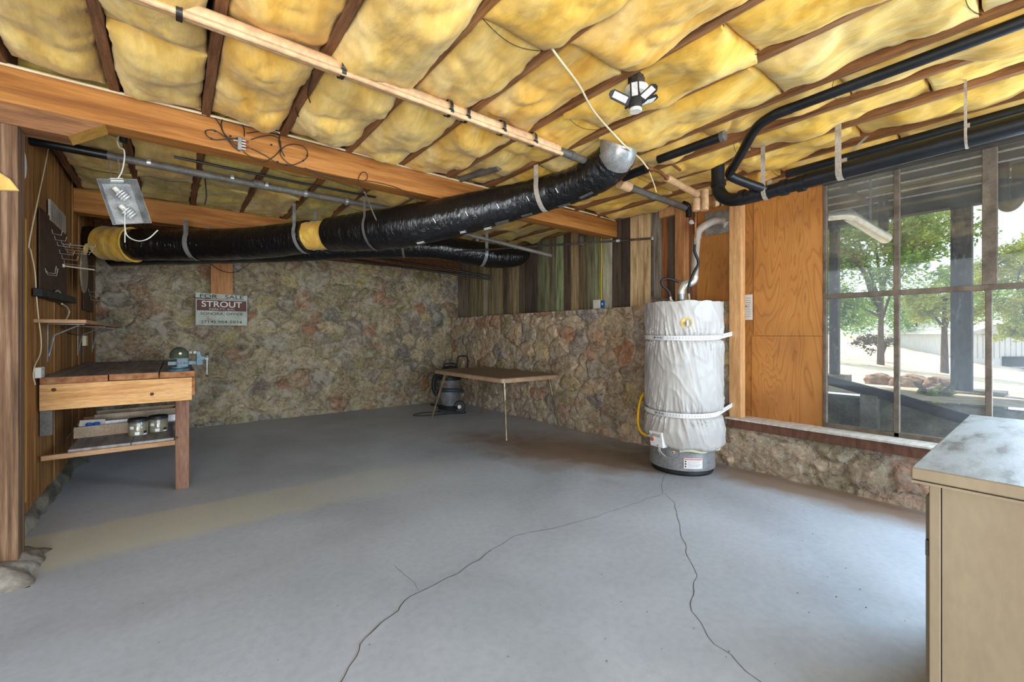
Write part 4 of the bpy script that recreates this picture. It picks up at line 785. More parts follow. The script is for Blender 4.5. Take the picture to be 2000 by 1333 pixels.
# ================================================================ WORKBENCH
t = thing('workbench', 'wooden workbench built against the board wall, three thick boards on top', 'workbench', (-.32, 5.4, 0))
for k, (xa, xb, dz) in enumerate(((X0+.02, -.385, .0), (-.378, -.095, .004), (-.088, .135, .004))):
    mb = MB(); mb.box(xa, xb, 4.345, 6.5, .908+dz, .955+dz); o = obj('top_board', mb, [m_bench, m_benchend], t, bevel=.004)
    o.data.polygons[2].material_index = 1; o.data.polygons[3].material_index = 1
obj('front_fascia', MB().box(X0+.015, .115, 4.37, 4.41, .722, .905), m_pine, t, bevel=.002)
mb = MB()
for kx, kz in ((-.665, .865), (-.135, .79)): mb.lathe([(0, 0), (.013, 0), (.011, .0015), (0, .0015)], (kx, 4.3695, kz-.0), 14, axis=(0, -1, 0))
obj('wood_knot', mb, flat('knot', (84, 50, 30), .7), t)
mb = MB()
for kx in (-.722, -.02, .07): mb.lathe([(0, 0), (.004, 0), (0, .0015)], (kx, 4.3695, .88), 8, axis=(0, -1, 0)); mb.lathe([(0, 0), (.004, 0), (0, .0015)], (kx, 4.3695, .78), 8, axis=(0, -1, 0))
obj('nail', mb, m_steel, t)
obj('side_apron', MB().box(.115, .135, 4.37, 6.45, .76, .905), m_benchend, t, bevel=.002); obj('rear_fascia', MB().box(X0+.015, .115, 6.42, 6.46, .722, .905), m_pine, t)
m_legw = M('leg_wood', [(88, 58, 44), (132, 96, 76), (150, 114, 92)], (7, 7, .6), 3, rough=.8, bump=.3, bs=14)
for yl in (4.412, 6.33): obj('leg', MB().box(.008, .098, yl, yl+.09, 0, .905), m_legw, t, bevel=.003)
obj('wall_cleat', MB().box(X0+.01, X0+.07, 4.42, 4.46, .54, .72), m_greyp, t)
obj('shelf_rail', MB().box(X0+.02, .008, 4.38, 4.41, .37, .405), m_rail, t, bevel=.002); obj('shelf_rail', MB().box(X0+.02, .008, 6.2, 6.24, .37, .405), m_rail, t)
for xa, xb in ((-.60, -.262), (-.257, -.0)): obj('shelf_board', MB().box(xa, xb, 4.40, 5.7, .405, .425), m_bench, t, bevel=.002)
obj('bolt', MB().lathe([(0, 0), (.012, 0), (.01, .01), (0, .012)], (-.005+.02, 4.408, .42), 8, axis=(0, -1, 0)), m_iron, t)
# things on the lower shelf
ZS = .426
def openbox(name, label, c, L_, W, Hh, ang, m, flap=True):
    t = thing(name, label, 'box', c); ca, sa = math.cos(ang), math.sin(ang); X = Vector((ca, sa, 0)); Y = Vector((-sa, ca, 0)); c = Vector(c); th = .003
    mb = MB(); mb.obox(c+Z*th, X*L_, Y*W, Z*th); obj('base', mb, m, t)
    for s in (-1, 1): obj('side_wall', MB().obox(c+Y*W*s+Z*Hh, X*L_, Y*.002, Z*Hh), m, t); obj('end_wall', MB().obox(c+X*L_*s+Z*Hh*.9, X*.002, Y*W, Z*Hh*.9), m, t)
    if flap: obj('flap', MB().obox(c-X*(L_+.02)+Z*Hh*.9, X*.02+Z*Hh*.8, Y*W*.8, Vector((.001, 0, .001))), m, t); obj('flap', MB().obox(c+X*(L_+.02)+Z*Hh*.9, X*.02-Z*Hh*.8, Y*W*.8, Vector((.001, 0, .001))), m, t)
    return t, X, Y
bc = on(240, 848, z=ZS); bc = Vector((-.36, 4.95, ZS))
openbox('cardboard_tray', 'long shallow grey cardboard tray on the bench shelf behind the jars', bc, .27, .10, .044, .04, m_card)
openbox('cardboard_box', 'brown cardboard box at the back of the bench shelf', Vector((-.27, 5.32, ZS)), .28, .13, .065, .05, m_card, False)
t = thing('white_carton', 'long white carton lying in the cardboard tray', 'carton', (-.25, 4.98, ZS+.01)); obj('carton_body', MB().obox((-.25, 4.985, ZS+.075), (.27, .014, .0), (0, .028, 0), (0, 0, .028)), m_cardw, t, bevel=.002)
t = thing('plastic_packaging', 'blue plastic pieces on pale paper at the left end of the tray', 'packaging', (-.52, 4.90, ZS+.03)); obj('paper', MB().obox((-.53, 4.93, ZS+.10), (.075, .01, -.005), (0, .03, .02), (0, .001, -.001)), m_paper, t)
obj('blue_piece', MB().lathe([(0, -.012), (.018, -.01), (.022, 0), (.016, .012), (0, .014)], (-.545, 4.89, ZS+.095), 14), m_blue, t); obj('blue_piece', MB().lathe([(0, -.012), (.018, -.01), (.024, 0), (.016, .012), (0, .014)], (-.50, 4.89, ZS+.095), 14), m_blue, t)
for k, (px, lab) in enumerate(((269, 'left one of the two lidded glass jars in front of the tray'), (305, 'right one of the two lidded glass jars beside the bench leg'))):
    q = Vector(((-.232, -.105)[k], (4.69, 4.755)[k], ZS)); t = thing('glass_jar', lab, 'jar', q, 'glass jars on the bench shelf'); r_ = .065; hh = .122
    obj('glass', MB().lathe([(r_*.9, 0), (r_, .006), (r_, hh-.012), (r_*.92, hh)], q, 28), m_jarglass, t)
    obj('contents', MB().lathe([(0, .004), (r_*.94, .006), (r_*.94, hh-.02), (0, hh-.018)], q, 28), m_jarcont, t)
    obj('lid', MB().lathe([(0, hh-.006), (r_+.002, hh-.006), (r_+.002, hh+.014), (r_-.004, hh+.018), (0, hh+.018)], q, 28), m_rubber, t)
    vd = Vector((-q.x, -q.y, 0)).normalized(); rg = Vector((-vd.y, vd.x, 0))
    for a, z0, z1, mm in ((-.65, .06, .082, m_label), (-.1, .012, .036, m_label), (.75, .02, .04, m_ink), (.75, .008, .018, m_label)):
        mb = MB(); mb.grid([[q+(vd*math.cos(g)+rg*math.sin(g))*(r_+.0008)+Z*zz for g in np.linspace(a-.22, a+.22, 6)] for zz in (z0, z1)]); obj('jar_label', mb, mm, t, recalc=False)
t = thing('wood_offcut', 'short wood offcuts stacked behind the bench leg', 'offcut', (-.05, 5.5, ZS)); obj('block', MB().box(-.12, .0, 5.45, 5.6, ZS, ZS+.03), m_rail, t); obj('block', MB().box(-.10, .0, 5.45, 5.58, ZS+.03, ZS+.12), m_board if False else m_rail, t)
mb = MB(); mb.lathe([(0, 0), (.12, .0), (.15, .03), (.1, .06), (.0, .07)], (-.15, 5.62, ZS), 20); 
for k in range(len(mb.v)): mb.v[k] += Vector((fb(k*.7, 2), fb(k*.7, 7), 0))*.02
one('folded_tarp', mb, m_cap, 'crumpled dark cloth behind the cardboard box on the bench shelf', 'cloth', smooth=70)

# ================================================================ VISE
vb = Vector((.03, 4.44, .96)); t = thing('bench_vise', 'blue-grey bench vise bolted to the workbench corner', 'vise', vb)
def vx(px, py, y=4.24): return on(px, py, y=y)
obj('swivel_base', MB().lathe([(0, 0), (.075, 0), (.078, .014), (.05, .024), (.05, .034), (0, .034)], vb, 32), m_vise, t, smooth=50)
b0 = vx(345, 716); b1 = vx(369, 696)
mb = MB(); xs0, xs1 = b0.x, b1.x; zt = b1.z
prof = [(xs0, .99), (xs1, .99), (xs1, zt+.018), (xs1-.03, zt+.018), (xs1-.04, zt), (xs0-.045, zt), (xs0-.05, zt-.018), (xs0, zt-.03)]
mb.prism([(x, 4.405, z) for x, z in prof], (0, .07, 0)); body = obj('body', mb, m_vise, t, bevel=.004)
s0 = vx(327, 713); obj('slide_bar', MB().box(s0.x, xs1+.10, 4.42, 4.46, s0.z-.016, s0.z+.016), m_vise, t, bevel=.003)
jx0, jx1 = vx(385, 700).x, vx(399, 700).x
mb = MB(); mb.prism([(x, 4.405, z) for x, z in ((jx0, s0.z-.022), (jx1, s0.z-.022), (jx1, s0.z+.02), (jx1+.03, s0.z+.045), (jx1-.01, s0.z+.055), (jx0+.025, zt+.035), (jx0, zt+.035))], (0, .07, 0)); obj('moving_jaw', mb, m_vise, t, bevel=.004)
for xx in (vx(373, 689).x, vx(382, 689).x): obj('jaw_face', MB().obox((xx, 4.44, zt+.024), (.011, 0, 0), (0, .04, 0), (0, 0, .011)), m_strapm, t, bevel=.003)
hx = vx(407, 700); obj('screw', MB().tube([(jx1+.01, 4.44, hx.z-.012), (hx.x+.01, 4.44, hx.z-.012)], .011, 14), m_steel, t)
mb = MB(); mb.tube([(hx.x, 4.43, hx.z+.02), (hx.x, 4.43, hx.z-.155)], .005, 10); obj('handle', mb, m_steel, t); mb = MB()
for zz in (.022, -.155): mb.lathe([(0, -.011), (.009, -.008), (.011, 0), (.009, .008), (0, .011)], (hx.x, 4.43, hx.z+zz), 12)
obj('handle_end', mb, m_iron, t); mb = MB()
for k, (w1, h1) in enumerate(((.008, .009), (.004, .008), (.008, .007), (.008, .009))): mb.obox(((xs0+xs1)/2-.032+.022*k, 4.4045, 1.02+.001*k), (w1*.8, 0, w1*.15), (0, .0006, 0), (0, 0, h1))
obj('worn_lettering', mb, m_hose, t)
q = Vector(((jx0+jx1)/2+.004, 4.404, s0.z+.014)); mb = MB(); mb.tube([q+Vector((.018*math.cos(g), 0, .01*math.sin(g))) for g in np.linspace(0, 2*math.pi, 5)], .0014, 5); obj('diamond_mark', mb, m_hose, t)
c = vx(350, 697)+Vector((0, 0, 0)); t = thing('cloth_cap', 'dark green round cap resting on the vise', 'cap', c); mb = MB(); mb.lathe([(.058, 0), (.062, .02), (.055, .05), (.036, .075), (.012, .086), (0, .087)], c+Vector((0, .02, -.012)), 28); obj('crown', mb, m_cap, t, smooth=60)
obj('button', MB().lathe([(.004, 0), (.009, 0), (.009, .003), (.004, .003)], c+Vector((.006, -.042, .025)), 14, axis=(.1, -1, .1)), m_cream, t)

# ================================================================ SIGN + BOARD ON BACK WALL
a = on(411, 500, y=7.12); b_ = on(454, 500, y=7.12); mb = MB(); mb.box(a.x, b_.x, 7.06, 7.13, 1.5, 2.44); one('wall_board', mb, m_board if False else m_studred, 'upright orange board on the stone wall above the sign', 'board', bevel=.003)
YSg = 7.03; L0, R0 = on(382, 600, y=YSg).x, on(483, 600, y=YSg).x; ZT, ZBm = on(430, 575, y=YSg).z, on(430, 636, y=YSg).z
t = thing('for_sale_sign', 'rusty realtor sign with red band leaning on the stone wall', 'sign', ((L0+R0)/2, YSg, ZBm))
m_signw = M('sign_white', [(120, 108, 84), (168, 168, 150), (184, 188, 176)], (1, 1, 1), 7, detail=9, rough=.6, bump=.2, pos=[.3, .42, .6]); m_signr = M('sign_red', [(70, 36, 26), (104, 52, 38)], (1, 1, 1), 9, rough=.6, bump=.1); m_signink = flat('sign_ink', (70, 76, 66), .7)
hh = ZT-ZBm; cxs = (L0+R0)/2; ww = R0-L0
obj('panel', MB().box(L0, R0, YSg, YSg+.012, ZBm, ZT-hh*.17), m_signw, t, bevel=.001)
obj('header_strip', MB().obox((cxs, YSg+.004, ZT-hh*.075), (ww/2, 0, -.006), (0, .006, 0), (0, 0, hh*.075)), m_signw, t)
obj('red_band', MB().box(L0+.012, R0-.012, YSg-.002, YSg, ZT-hh*.535, ZT-hh*.20), m_signr, t)
for s in (L0-.003, R0-.001): obj('frame_edge', MB().box(s, s+.004, YSg-.002, YSg+.014, ZBm-.004, ZT-hh*.16), m_iron, t)
lettering('FOR   SALE', (cxs, YSg-.003, ZT-hh*.08), ww*.84, hh*.115, m_ink, t); lettering('STROUT', (cxs, YSg-.003, ZT-hh*.325), ww*.78, hh*.19, m_paper, t)
lettering('REALTY, INC', (cxs, YSg-.003, ZT-hh*.487), ww*.5, hh*.065, m_strapm, t); lettering('SONORA  OFFICE', (cxs, YSg-.001, ZT-hh*.63), ww*.82, hh*.085, m_signink, t)
lettering('(714) 984-5834', (cxs, YSg-.001, ZT-hh*.90), ww*.78, hh*.11, m_signink, t)
mb = MB()
for k in range(14): mb.box(L0+ww*(.14+k*.053), L0+ww*(.14+k*.053)+ww*.022, YSg-.001, YSg, ZT-hh*(.80-.01*(k % 3)), ZT-hh*(.74+.008*(k % 2)))
obj('worn_lettering', mb, m_strapm, t)

# ================================================================ TABLE
t = thing('folding_table', 'brown laminate folding table with brass legs by the stone wall', 'table', (3.5, 4.92, 0))
def rrect(x0, x1, y0, y1, r, z):
    out = []
    for cx, cy, a in ((x1-r, y1-r, 0), (x0+r, y1-r, 90), (x0+r, y0+r, 180), (x1-r, y0+r, 270)):
        out += [(cx+r*math.cos(R(a+k*15)), cy+r*math.sin(R(a+k*15)), z) for k in range(7)]
    return out
tx0, tx1, ty0, ty1 = 3.02, 3.96, 4.02, 5.72
mb = MB(); mb.prism(rrect(tx0, tx1, ty0, ty1, .05, .728), (0, 0, .012)); obj('table_top', mb, m_formica, t, bevel=.002)
mb = MB(); mb.prism(rrect(tx0+.002, tx1-.002, ty0+.002, ty1-.002, .05, .685), (0, 0, .043)); obj('apron', mb, m_formedge, t)
for fx, fy, tx, ty in ((3.03, 5.80, 3.14, 5.58), (3.10, 4.05, 3.12, 4.12), (4.02, 4.10, 3.88, 4.15), (3.93, 5.78, 3.85, 5.6)):
    d = Vector((fx, fy, 0))-Vector((tx, ty, .69)); tp = Vector((tx, ty, .69)); mb = MB(); mb.tube([tp, tp+d*.3, tp+d*.32, tp+d*.34, tp+d*.97, tp+d], [.02, .02, .022, .017, .011, .013], 14); o = obj('leg', mb, m_brass, t)
    q = Vector((3.49, 4.87, .69)); dirn = (q-tp); dirn.z = 0; dirn = Vector((0, dirn.y, 0)).normalized()
    for off in (-.012, .012):
        mb = MB(); mb.tube(spl([tp+d*.26+Vector((off, 0, 0)), tp+d*.12+dirn*.03+Vector((off, 0, 0)), tp+dirn*.10+Vector((off, 0, 0))], 5), .004, 6); obj('brace', mb, m_brass, o, origin=t['_w'])
obj('worn_patch', MB().box(tx0+.03, tx0+.09, ty0-.001, ty0, .69, .715), m_strapm, t)

# ================================================================ SHOP VAC
vc = Vector((3.56, 6.18, 0)); t = thing('shop_vacuum', 'wet and dry vacuum with steel drum and black lid behind the table', 'vacuum', vc)
obj('drum', MB().lathe([(0, .09), (.145, .09), (.15, .11), (.172, .52), (.176, .53), (0, .53)], vc, 36), m_vacgrey, t, smooth=50)
obj('lid', MB().lathe([(.18, .52), (.185, .55), (.175, .58), (.16, .62), (.13, .70), (.11, .735), (0, .75)], vc, 36), m_rubber, t, smooth=40)
mb = MB(); mb.tube(spl([vc+Rv*s+Z*z for s, z in ((-.10, .70), (-.09, .77), (.02, .785), (.09, .77), (.10, .70))], 5), .014, 10); obj('carry_handle', mb, m_rubber, t)
mb = MB(); mb.tube(spl([vc+Rv*s+Z*z+Fv*.1 for s, z in ((.10, .5), (.10, .70), (.12, .87), (.16, .90), (.24, .90), (.28, .87), (.28, .70), (.27, .5))], 6), .014, 10); obj('push_handle', mb, m_rubber, t)
mb = MB(); mb.tube(spl([vc+Rv*(.21*math.sin(g))-Fv*(.21*math.cos(g))+Z*(.33+.04*math.cos(g)) for g in np.linspace(-1.7, 1.5, 9)], 5), .03, 14)
for k in range(0, len(mb.v)): pass
obj('hose', mb, m_hose, t, smooth=50)
mb = MB(); mb.tube(spl([vc-Rv*.22+Fv*.05+Z*z+Rv*s for s, z in ((.06, .6), (-.03, .55), (-.06, .4), (.0, .25))], 5), .035, 14); obj('intake_hose', mb, m_rubber, t, smooth=50)
obj('base_frame', MB().lathe([(.12, .05), (.19, .05), (.2, .09), (.16, .11), (.12, .1)], vc, 32), m_rubber, t, smooth=50)
for s in (-1, 1):
    o = obj('wheel', MB().lathe([(0, -.02), (.085, -.02), (.095, -.012), (.095, .012), (.085, .02), (0, .02)], vc+Rv*(.17 if s > 0 else -.05)+Fv*(-.10 if s > 0 else .2)+Z*.095, 28, axis=(FW[0]*.9-.2, FW[1]*.9, 0)), m_rubber, t)
wc = vc+Rv*.17-Fv*.12+Z*.095; obj('wheel_hub', MB().lathe([(0, -.02), (.03, -.02), (.03, 0), (0, 0)], wc-Fv*.0, 16, axis=(FW[0]*.9-.2, FW[1]*.9, 0)), m_steel, t)
obj('caster', MB().lathe([(0, -.015), (.035, -.015), (.035, .015), (0, .015)], vc-Rv*.16-Fv*.10+Z*.036, 16, axis=(RT[0], RT[1], 0)), m_rubber, t)
mb = MB(); mb.tube([vc-Rv*.30-Fv*.05+Z*.12, vc-Rv*.05-Fv*.16+Z*.10], .018, 10); obj('nozzle', mb, m_rubber, t)
obj('red_badge', MB().obox(vc-Fv*.172-Rv*.06+Z*.46, Rv*.03, Fv*.003, Z*.018), m_red, t)
mb = MB(); mb.tube(spl([Vector((*p, .008)) for p in [tuple((vc+Rv*a+Fv*b_)[:2]) for a, b_ in ((.25, -.05), (.26, -.22), (.0, -.28), (-.30, -.42), (-.48, -.42), (-.50, -.30), (-.35, -.15), (-.15, -.1))]], 6), .006, 8); obj('power_cord', mb, m_rubber, t)

# ================================================================ WATER HEATER
hc = Vector((3.772, 2.205, 0)); t = thing('water_heater', 'tall water heater wrapped in a white insulation blanket', 'water heater', hc)
obj('base_ring', MB().lathe([(0, .0), (.268, 0), (.275, .02), (.262, .05), (0, .05)], hc, 48), m_rubber, t)
obj('tank', MB().lathe([(0, .045), (.282, .045), (.290, .05), (.290, .075), (.286, .08), (.286, 1.48), (.26, 1.50), (0, 1.50)], hc, 64), m_tank, t, smooth=40)
tocam = Vector((-hc.x, -hc.y, 0)).normalized(); lft = Vector((-tocam.y, tocam.x, 0)); lft = -lft if lft.dot(Rv) > 0 else lft
def hp(s_, z, r=.287):               # point on the tank: s_ radians to the right of the side facing the room
    g = s_; return hc+(tocam*math.cos(g)-lft*math.sin(g))*r+Z*z
ZA, ZB_ = 1.225, .545
P = []; rows = 150; cols_ = 320
for i in range(rows+1):
    row = []
    for j in range(cols_+1):
        g = -math.pi+2*math.pi*j/cols_; f = math.cos(g); s = math.sin(g)          # s>0: right
        zb = .235+.02*fb(g*2, 1)+(.0 if f < -.2 else .13*math.exp(-((g+.72)/.25)**2))+(.05 if g < -.9 and g > -1.9 else 0)
        zt_ = 1.555+.012*fb(g*3, 5); tt = i/rows; z = zb+(zt_-zb)*min(1, tt/.93)
        r = .345+.010*fb(g*1.3, z*3, 2)+.012*s
        for zs, dep in ((ZA, .030), (ZB_, .040)):
            dz = z-zs; r -= dep*math.exp(-(dz/.022)**2)+.012*math.exp(-(dz/.09)**2)
            wr_ = noise.noise(Vector((g*7+dz*2*math.sin(g*3), dz*3, zs*9)))*.008*math.exp(-abs(dz)/.12)*(1-math.exp(-(dz/.02)**2)); r += wr_
            r += noise.noise(Vector((g*17, dz*5, zs)))*.008*math.exp(-abs(dz)/.10)*(1-math.exp(-(dz/.02)**2))
        for zs in (ZA, ZB_):
            dz = z-zs; fall = math.exp(-abs(dz)/.13)*(1-math.exp(-(dz/.016)**2)); rid = (1-abs(noise.noise(Vector((g*8+dz*6*math.sin(g*2.3+zs), dz*2.2, zs*4)))))**7; r += (rid-.35)*.022*fall
        r += .004*fb(g*3, z*3, 4, 3)+.006*(1-abs(noise.noise(Vector((g*2.2, z*6+g*1.5, 8)))))**8
        r += .012*math.exp(-((z-.36)/.10)**2)
        dt = math.hypot(g-.12, (z-1.355)*3); r -= .03*math.exp(-(dt/.09)**2)
        if f < -.1: r = min(r, .345)
        if tt > .93: q = (tt-.93)/.07; r = r*(1-.62*q)+0; z = zt_-.012+.03*math.sin(q*math.pi*.5)*(.5+fb(g*3, q*2))*.8
        if i < 3: r -= (.03, .012, .004)[i]
        row.append(hc+(tocam*f-lft*s)*r+Z*z)
    P.append(row)
m_blank = M('white_vinyl_blanket', [(172, 168, 163), (188, 185, 181)], (1, 1, 1), 2.5, rough=.4, bump=.15, bs=7, bd=.02, fine=0)
mb = MB(); mb.grid(P); obj('insulation_blanket', mb, m_blank, t, smooth=80)
mb = MB(); mb.tube([hc+(tocam*math.cos(g)-lft*math.sin(g))*.325+Z*(.237+.008*math.sin(g*9)) for g in np.linspace(-.05, 1.5, 24)], .013, 10); obj('wool_edge', mb, flat('pale_wool', (206, 202, 170), .9), t)
# TPR opening
q = hp(.12, 1.355, .335); nn = (tocam*math.cos(.12)-lft*math.sin(.12)); mb = MB(); mb.lathe([(0, -.02), (.035, -.012), (.058, .006), (.045, .014), (.03, 0), (0, -.006)], q, 20, axis=nn)
for k in range(len(mb.v)): mb.v[k] += Vector((0, 0, fb(k*.9, 3)*.008))
obj('wool_opening', mb, m_wool[1], t, smooth=60)
mb = MB(); mb.tube([q-nn*.02, q+nn*.03], .011, 10); mb.tube([q+nn*.03+Z*.02, q+nn*.03-Z*.025], .012, 10); obj('relief_valve', mb, m_steel, t)
# gas control
q = hp(-.62, .315, .345); nn = (tocam*math.cos(-.62)-lft*math.sin(-.62)); sd_ = Z.cross(nn).normalized(); sd_ = sd_ if sd_.dot(Rv) > 0 else -sd_
up = (Z+sd_*(-.12)).normalized()
obj('gas_control', MB().obox(q-nn*.02, sd_*.070, up*.068, nn*.045), m_label, t, bevel=.006)
obj('control_knob', MB().lathe([(0, 0), (.018, 0), (.018, .008), (0, .01)], q+nn*.025-sd_*.04-up*.005, 16, axis=nn), m_lred, t)
obj('control_panel_label', MB().obox(q+nn*.0255+up*.035+sd_*.005, sd_*.042, up*.014, nn*.0005), m_strapm, t)
obj('status_light', MB().lathe([(0, 0), (.007, 0), (0, .004)], q+nn*.025-up*.052+sd_*.012, 10, axis=nn), m_ink, t)
for k, (s1, e1) in enumerate(((.0, -.02), (.012, .02), (.02, .045))): mb = MB(); mb.tube(spl([q-up*.06+sd_*s1, q-up*.10+sd_*(s1+.005)+nn*.008, hp(-.60+e1*3, .155, .292)], 5), .003, 6); obj('control_wire', mb, m_white, t)
def curved(g0, g1, z0, z1, r, m, name, th=.004):
    mb = MB(); gs = np.linspace(g0, g1, 14); a = [[hp(g, z, r) for g in gs] for z in (z0, z1)]; b2 = [[hp(g, z, r-th) for g in gs] for z in (z0, z1)]
    mb.grid(a); mb.grid(b2); mb.grid([a[0], b2[0]]); mb.grid([a[1], b2[1]]); mb.grid([[a[0][0], a[1][0]], [b2[0][0], b2[1][0]]]); mb.grid([[a[0][-1], a[1][-1]], [b2[0][-1], b2[1][-1]]]); return obj(name, mb, m, t)
curved(-.95, -.22, .055, .165, .298, m_tank, 'burner_door', .01); o = curved(.06, .62, .075, .165, .2925, m_label, 'warning_label'); curved(.075, .605, .152, .160, .2935, m_lred, 'label_red_stripe')
for k in range(6): curved(.17, .58-.05*(k % 3), .143-k*.010, .1445-k*.010, .2935, m_greyink, 'label_text_line', .001)
for k in range(3): q2 = hp(.11, .138-.022*k, .2935); obj('label_pictogram', MB().lathe([(0, 0), (.008, 0), (0, .0015)], q2, 6, axis=tocam), m_ink, t)
q = hp(-.22, .215, .29); nn = (tocam*math.cos(-.22)-lft*math.sin(-.22)); obj('drain_valve', MB().lathe([(0, 0), (.016, 0), (.017, .02), (.011, .03), (.011, .045), (0, .045)], q, 16, axis=nn), m_cream, t); obj('drain_hole', MB().lathe([(0, .0455), (.007, .0455), (0, .046)], q, 10, axis=nn), m_ink, t)
obj('drain_flange', MB().lathe([(0, 0), (.05, 0), (.048, .004), (0, .004)], q-Z*.005, 24, axis=nn), m_tank, t)
# cross straps to the stud
stx = 4.12
for zc, nm, gz in ((ZA, 'upper', 1.235), (ZB_, 'lower', .565)):
    s_ = thing('seismic_strap', '%s white metal earthquake strap tying the water heater to the stud' % nm, 'strap', hp(0, zc, .34), 'white heater straps')
    ring = [hp(g, zc+(-.012*math.cos(g)+ .012) , .334) for g in np.linspace(-2.2, 1.15, 40)]; e_ = Vector((4.128, 1.90, gz+.03)); ring += [ring[-1].lerp(e_, .5), e_]
    mb = MB(); mb.grid([[p-Z*.019 for p in ring], [p+Z*.019 for p in ring]]); mb.grid([[p-Z*.019+(hc-p).normalized()*.003*Vector((1,1,0)).length/1.4 for p in ring], [p+Z*.019+(hc-p).normalized()*.003 for p in ring]]); obj('band', mb, m_label, s_, smooth=60)
    mb = MB(); a_, b2 = ring[-3], ring[-1]
    for k in range(9): qq = a_.lerp(b2, .1+k*.1); mb.obox(qq+tocam*.0035, (b2-a_).normalized()*.004, Z*.003, tocam*.0008)
    for k in range(16): g = -.35+k*.075; qq = hp(g, zc, .3365); mb.obox(qq, Z*.010, (tocam.cross(Z))*.0012, tocam*.0006)
    obj('slot', mb, m_greyink, s_)
    g = -.62+(.05 if nm == 'lower' else 0); qq = hp(g, zc+.002, .337); n_ = (tocam*math.cos(g)-lft*math.sin(g)); X_ = Z.cross(n_).normalized(); X_ = X_ if X_.dot(Rv) > 0 else -X_
    mb = MB()
    for k, (a, b3, w1, h1) in enumerate(((-.046, 0, .002, .009), (-.038, .002, .003, .007), (-.028, -.001, .0045, .0018), (-.028, .005, .0045, .0015), (-.016, 0, .004, .003), (-.004, .001, .003, .008), (.006, -.003, .005, .0018), (.018, 0, .002, .008), (.028, -.001, .0035, .006), (.042, 0, .002, .008))): mb.obox(qq+X_*a+Z*b3, X_*w1, Z*h1, n_*.0006)
    obj('worn_lettering', mb, m_hose, s_); mb = MB()
    mb.tube([qq+X_*a*.058+Z*b3*.014 for a, b3 in ((-1, -1), (1, -1), (1, 1), (-1, 1), (-1, -1))], .001, 4); obj('label_frame', mb, m_hose, s_)
# hose, vent, water lines
q = hp(-.62, .305, .37)
t = thing('gas_hose', 'yellow flexible gas hose curving down to the heater gas control', 'hose', q); mb = MB(); e_ = q-lft*(-.07)
mb.tube(spl([on(1259, 768, d=4.22), on(1252, 778, d=4.2), on(1247, 800, d=4.15), on(1246, 825, d=4.1), on(1250, 842, d=4.02), on(1260, 850, d=3.95), on(1269, 852, d=3.9)], 6), .0105, 10); obj('hose', mb, m_yel, t); mb = MB(); mb.tube([on(1266, 851, d=3.9), on(1274, 853, d=3.88)], .014, 8); obj('nut', mb, m_steel, t)
t = thing('flue_pipe', 'silver flue pipe rising from the heater and bending to the metal wall plate', 'vent pipe', hp(0, 1.55, 0))
dF = 4.10
mb = MB(); mb.lathe([(.075, 1.52), (.072, 1.545), (.045, 1.575), (.038, 1.58), (0, 1.58)], hp(0, 0, 0), 24); obj('draft_hood', mb, m_steel, t)
def F(px, py, d=None): return on(px, py, d=d or dF-dH)
dH = 0
k0 = Vector((hc.x, hc.y, 1.57)); dF = hc.x*FW[0]+hc.y*FW[1]; sx_ = hc.x*RT[0]+hc.y*RT[1]; kx = CX+sx_/dF*FPX
mb = MB(); mb.tube([k0, F(kx, 575)], .038, 24); obj('collar', mb, m_steel, t)
mb = MB(); mb.tube(spl([F(kx, 578), F(kx, 566), F(kx+6, 556), F(kx+16, 553), F(kx+23, 548), F(kx+25, 540)], 6), .037, 24); obj('lower_elbow', mb, m_alu, t, smooth=50)
mb = MB(); mb.tube([F(kx+25, 542), F(kx+27, 495, dF+.05), F(kx+30, 462, dF+.1)], .034, 24); obj('riser', mb, m_alu, t)
mb = MB(); mb.tube(spl([F(kx+30, 466, dF+.1), F(kx+33, 452, dF+.12), F(kx+44, 442, dF+.14), F(kx+58, 434, dF+.17), F(kx+74, 431, dF+.2), F(kx+86, 436, dF+.24), on(1421, 440, x=4.29)], 6), .037, 24)
for i in range(len(mb.v)): mb.v[i] += Vector((noise.noise(mb.v[i]*30), noise.noise(mb.v[i]*30+Z*5), 0))*.002
obj('upper_elbow', mb, m_alu, t, smooth=50)
a = on(1378, 462, x=4.29); b_ = on(1424, 408, x=4.29); mb = MB(); mb.box(4.285, 4.291, b_.y-.01, a.y, a.z, b_.z); one('vent_plate', mb, m_steel, 'flat grey sheet-metal plate on the plywood where the flue goes out', 'plate')
dH = .075
t = thing('water_hose', 'black flexible water hose from the overhead pipe down to the heater top', 'hose', F(1350, 590)); mb = MB(); mb.tube(spl([F(1357, 476), F(1357, 492), F(1363, 508), F(1363, 518), F(1355, 534), F(1346, 556), F(1345, 576)], 7), .0125, 12); obj('hose', mb, m_rubber, t)
mb = MB(); mb.tube([F(1345, 574), F(1346, 592)], .013, 10); mb.tube([F(1357, 478), F(1357, 466)], .014, 10); obj('brass_fitting', mb, m_brass, t); mb = MB(); mb.tube([F(1357, 467), F(1359, 412)], .011, 10); obj('riser', mb, m_copper, t)
mb = MB(); mb.tube([F(1349, 436), F(1355, 436)], .008, 8); mb.lathe([(.018, -.004), (.022, 0), (.018, .004)], F(1350, 434), 14, axis=tocam); obj('valve_wheel', mb, m_steel, t)
t = thing('water_hose', 'black flexible water hose arching out to the left of the flue', 'hose', F(1310, 590)); mb = MB(); mb.tube(spl([F(1310, 582), F(1306, 570), F(1296, 560), F(1292, 552), F(1296, 546), F(1308, 545), F(1326, 551)], 7), .0125, 12); obj('hose', mb, m_rubber, t)
mb = MB(); mb.tube([F(1309, 580), F(1311, 594)], .014, 10); obj('brass_fitting', mb, m_brass, t)

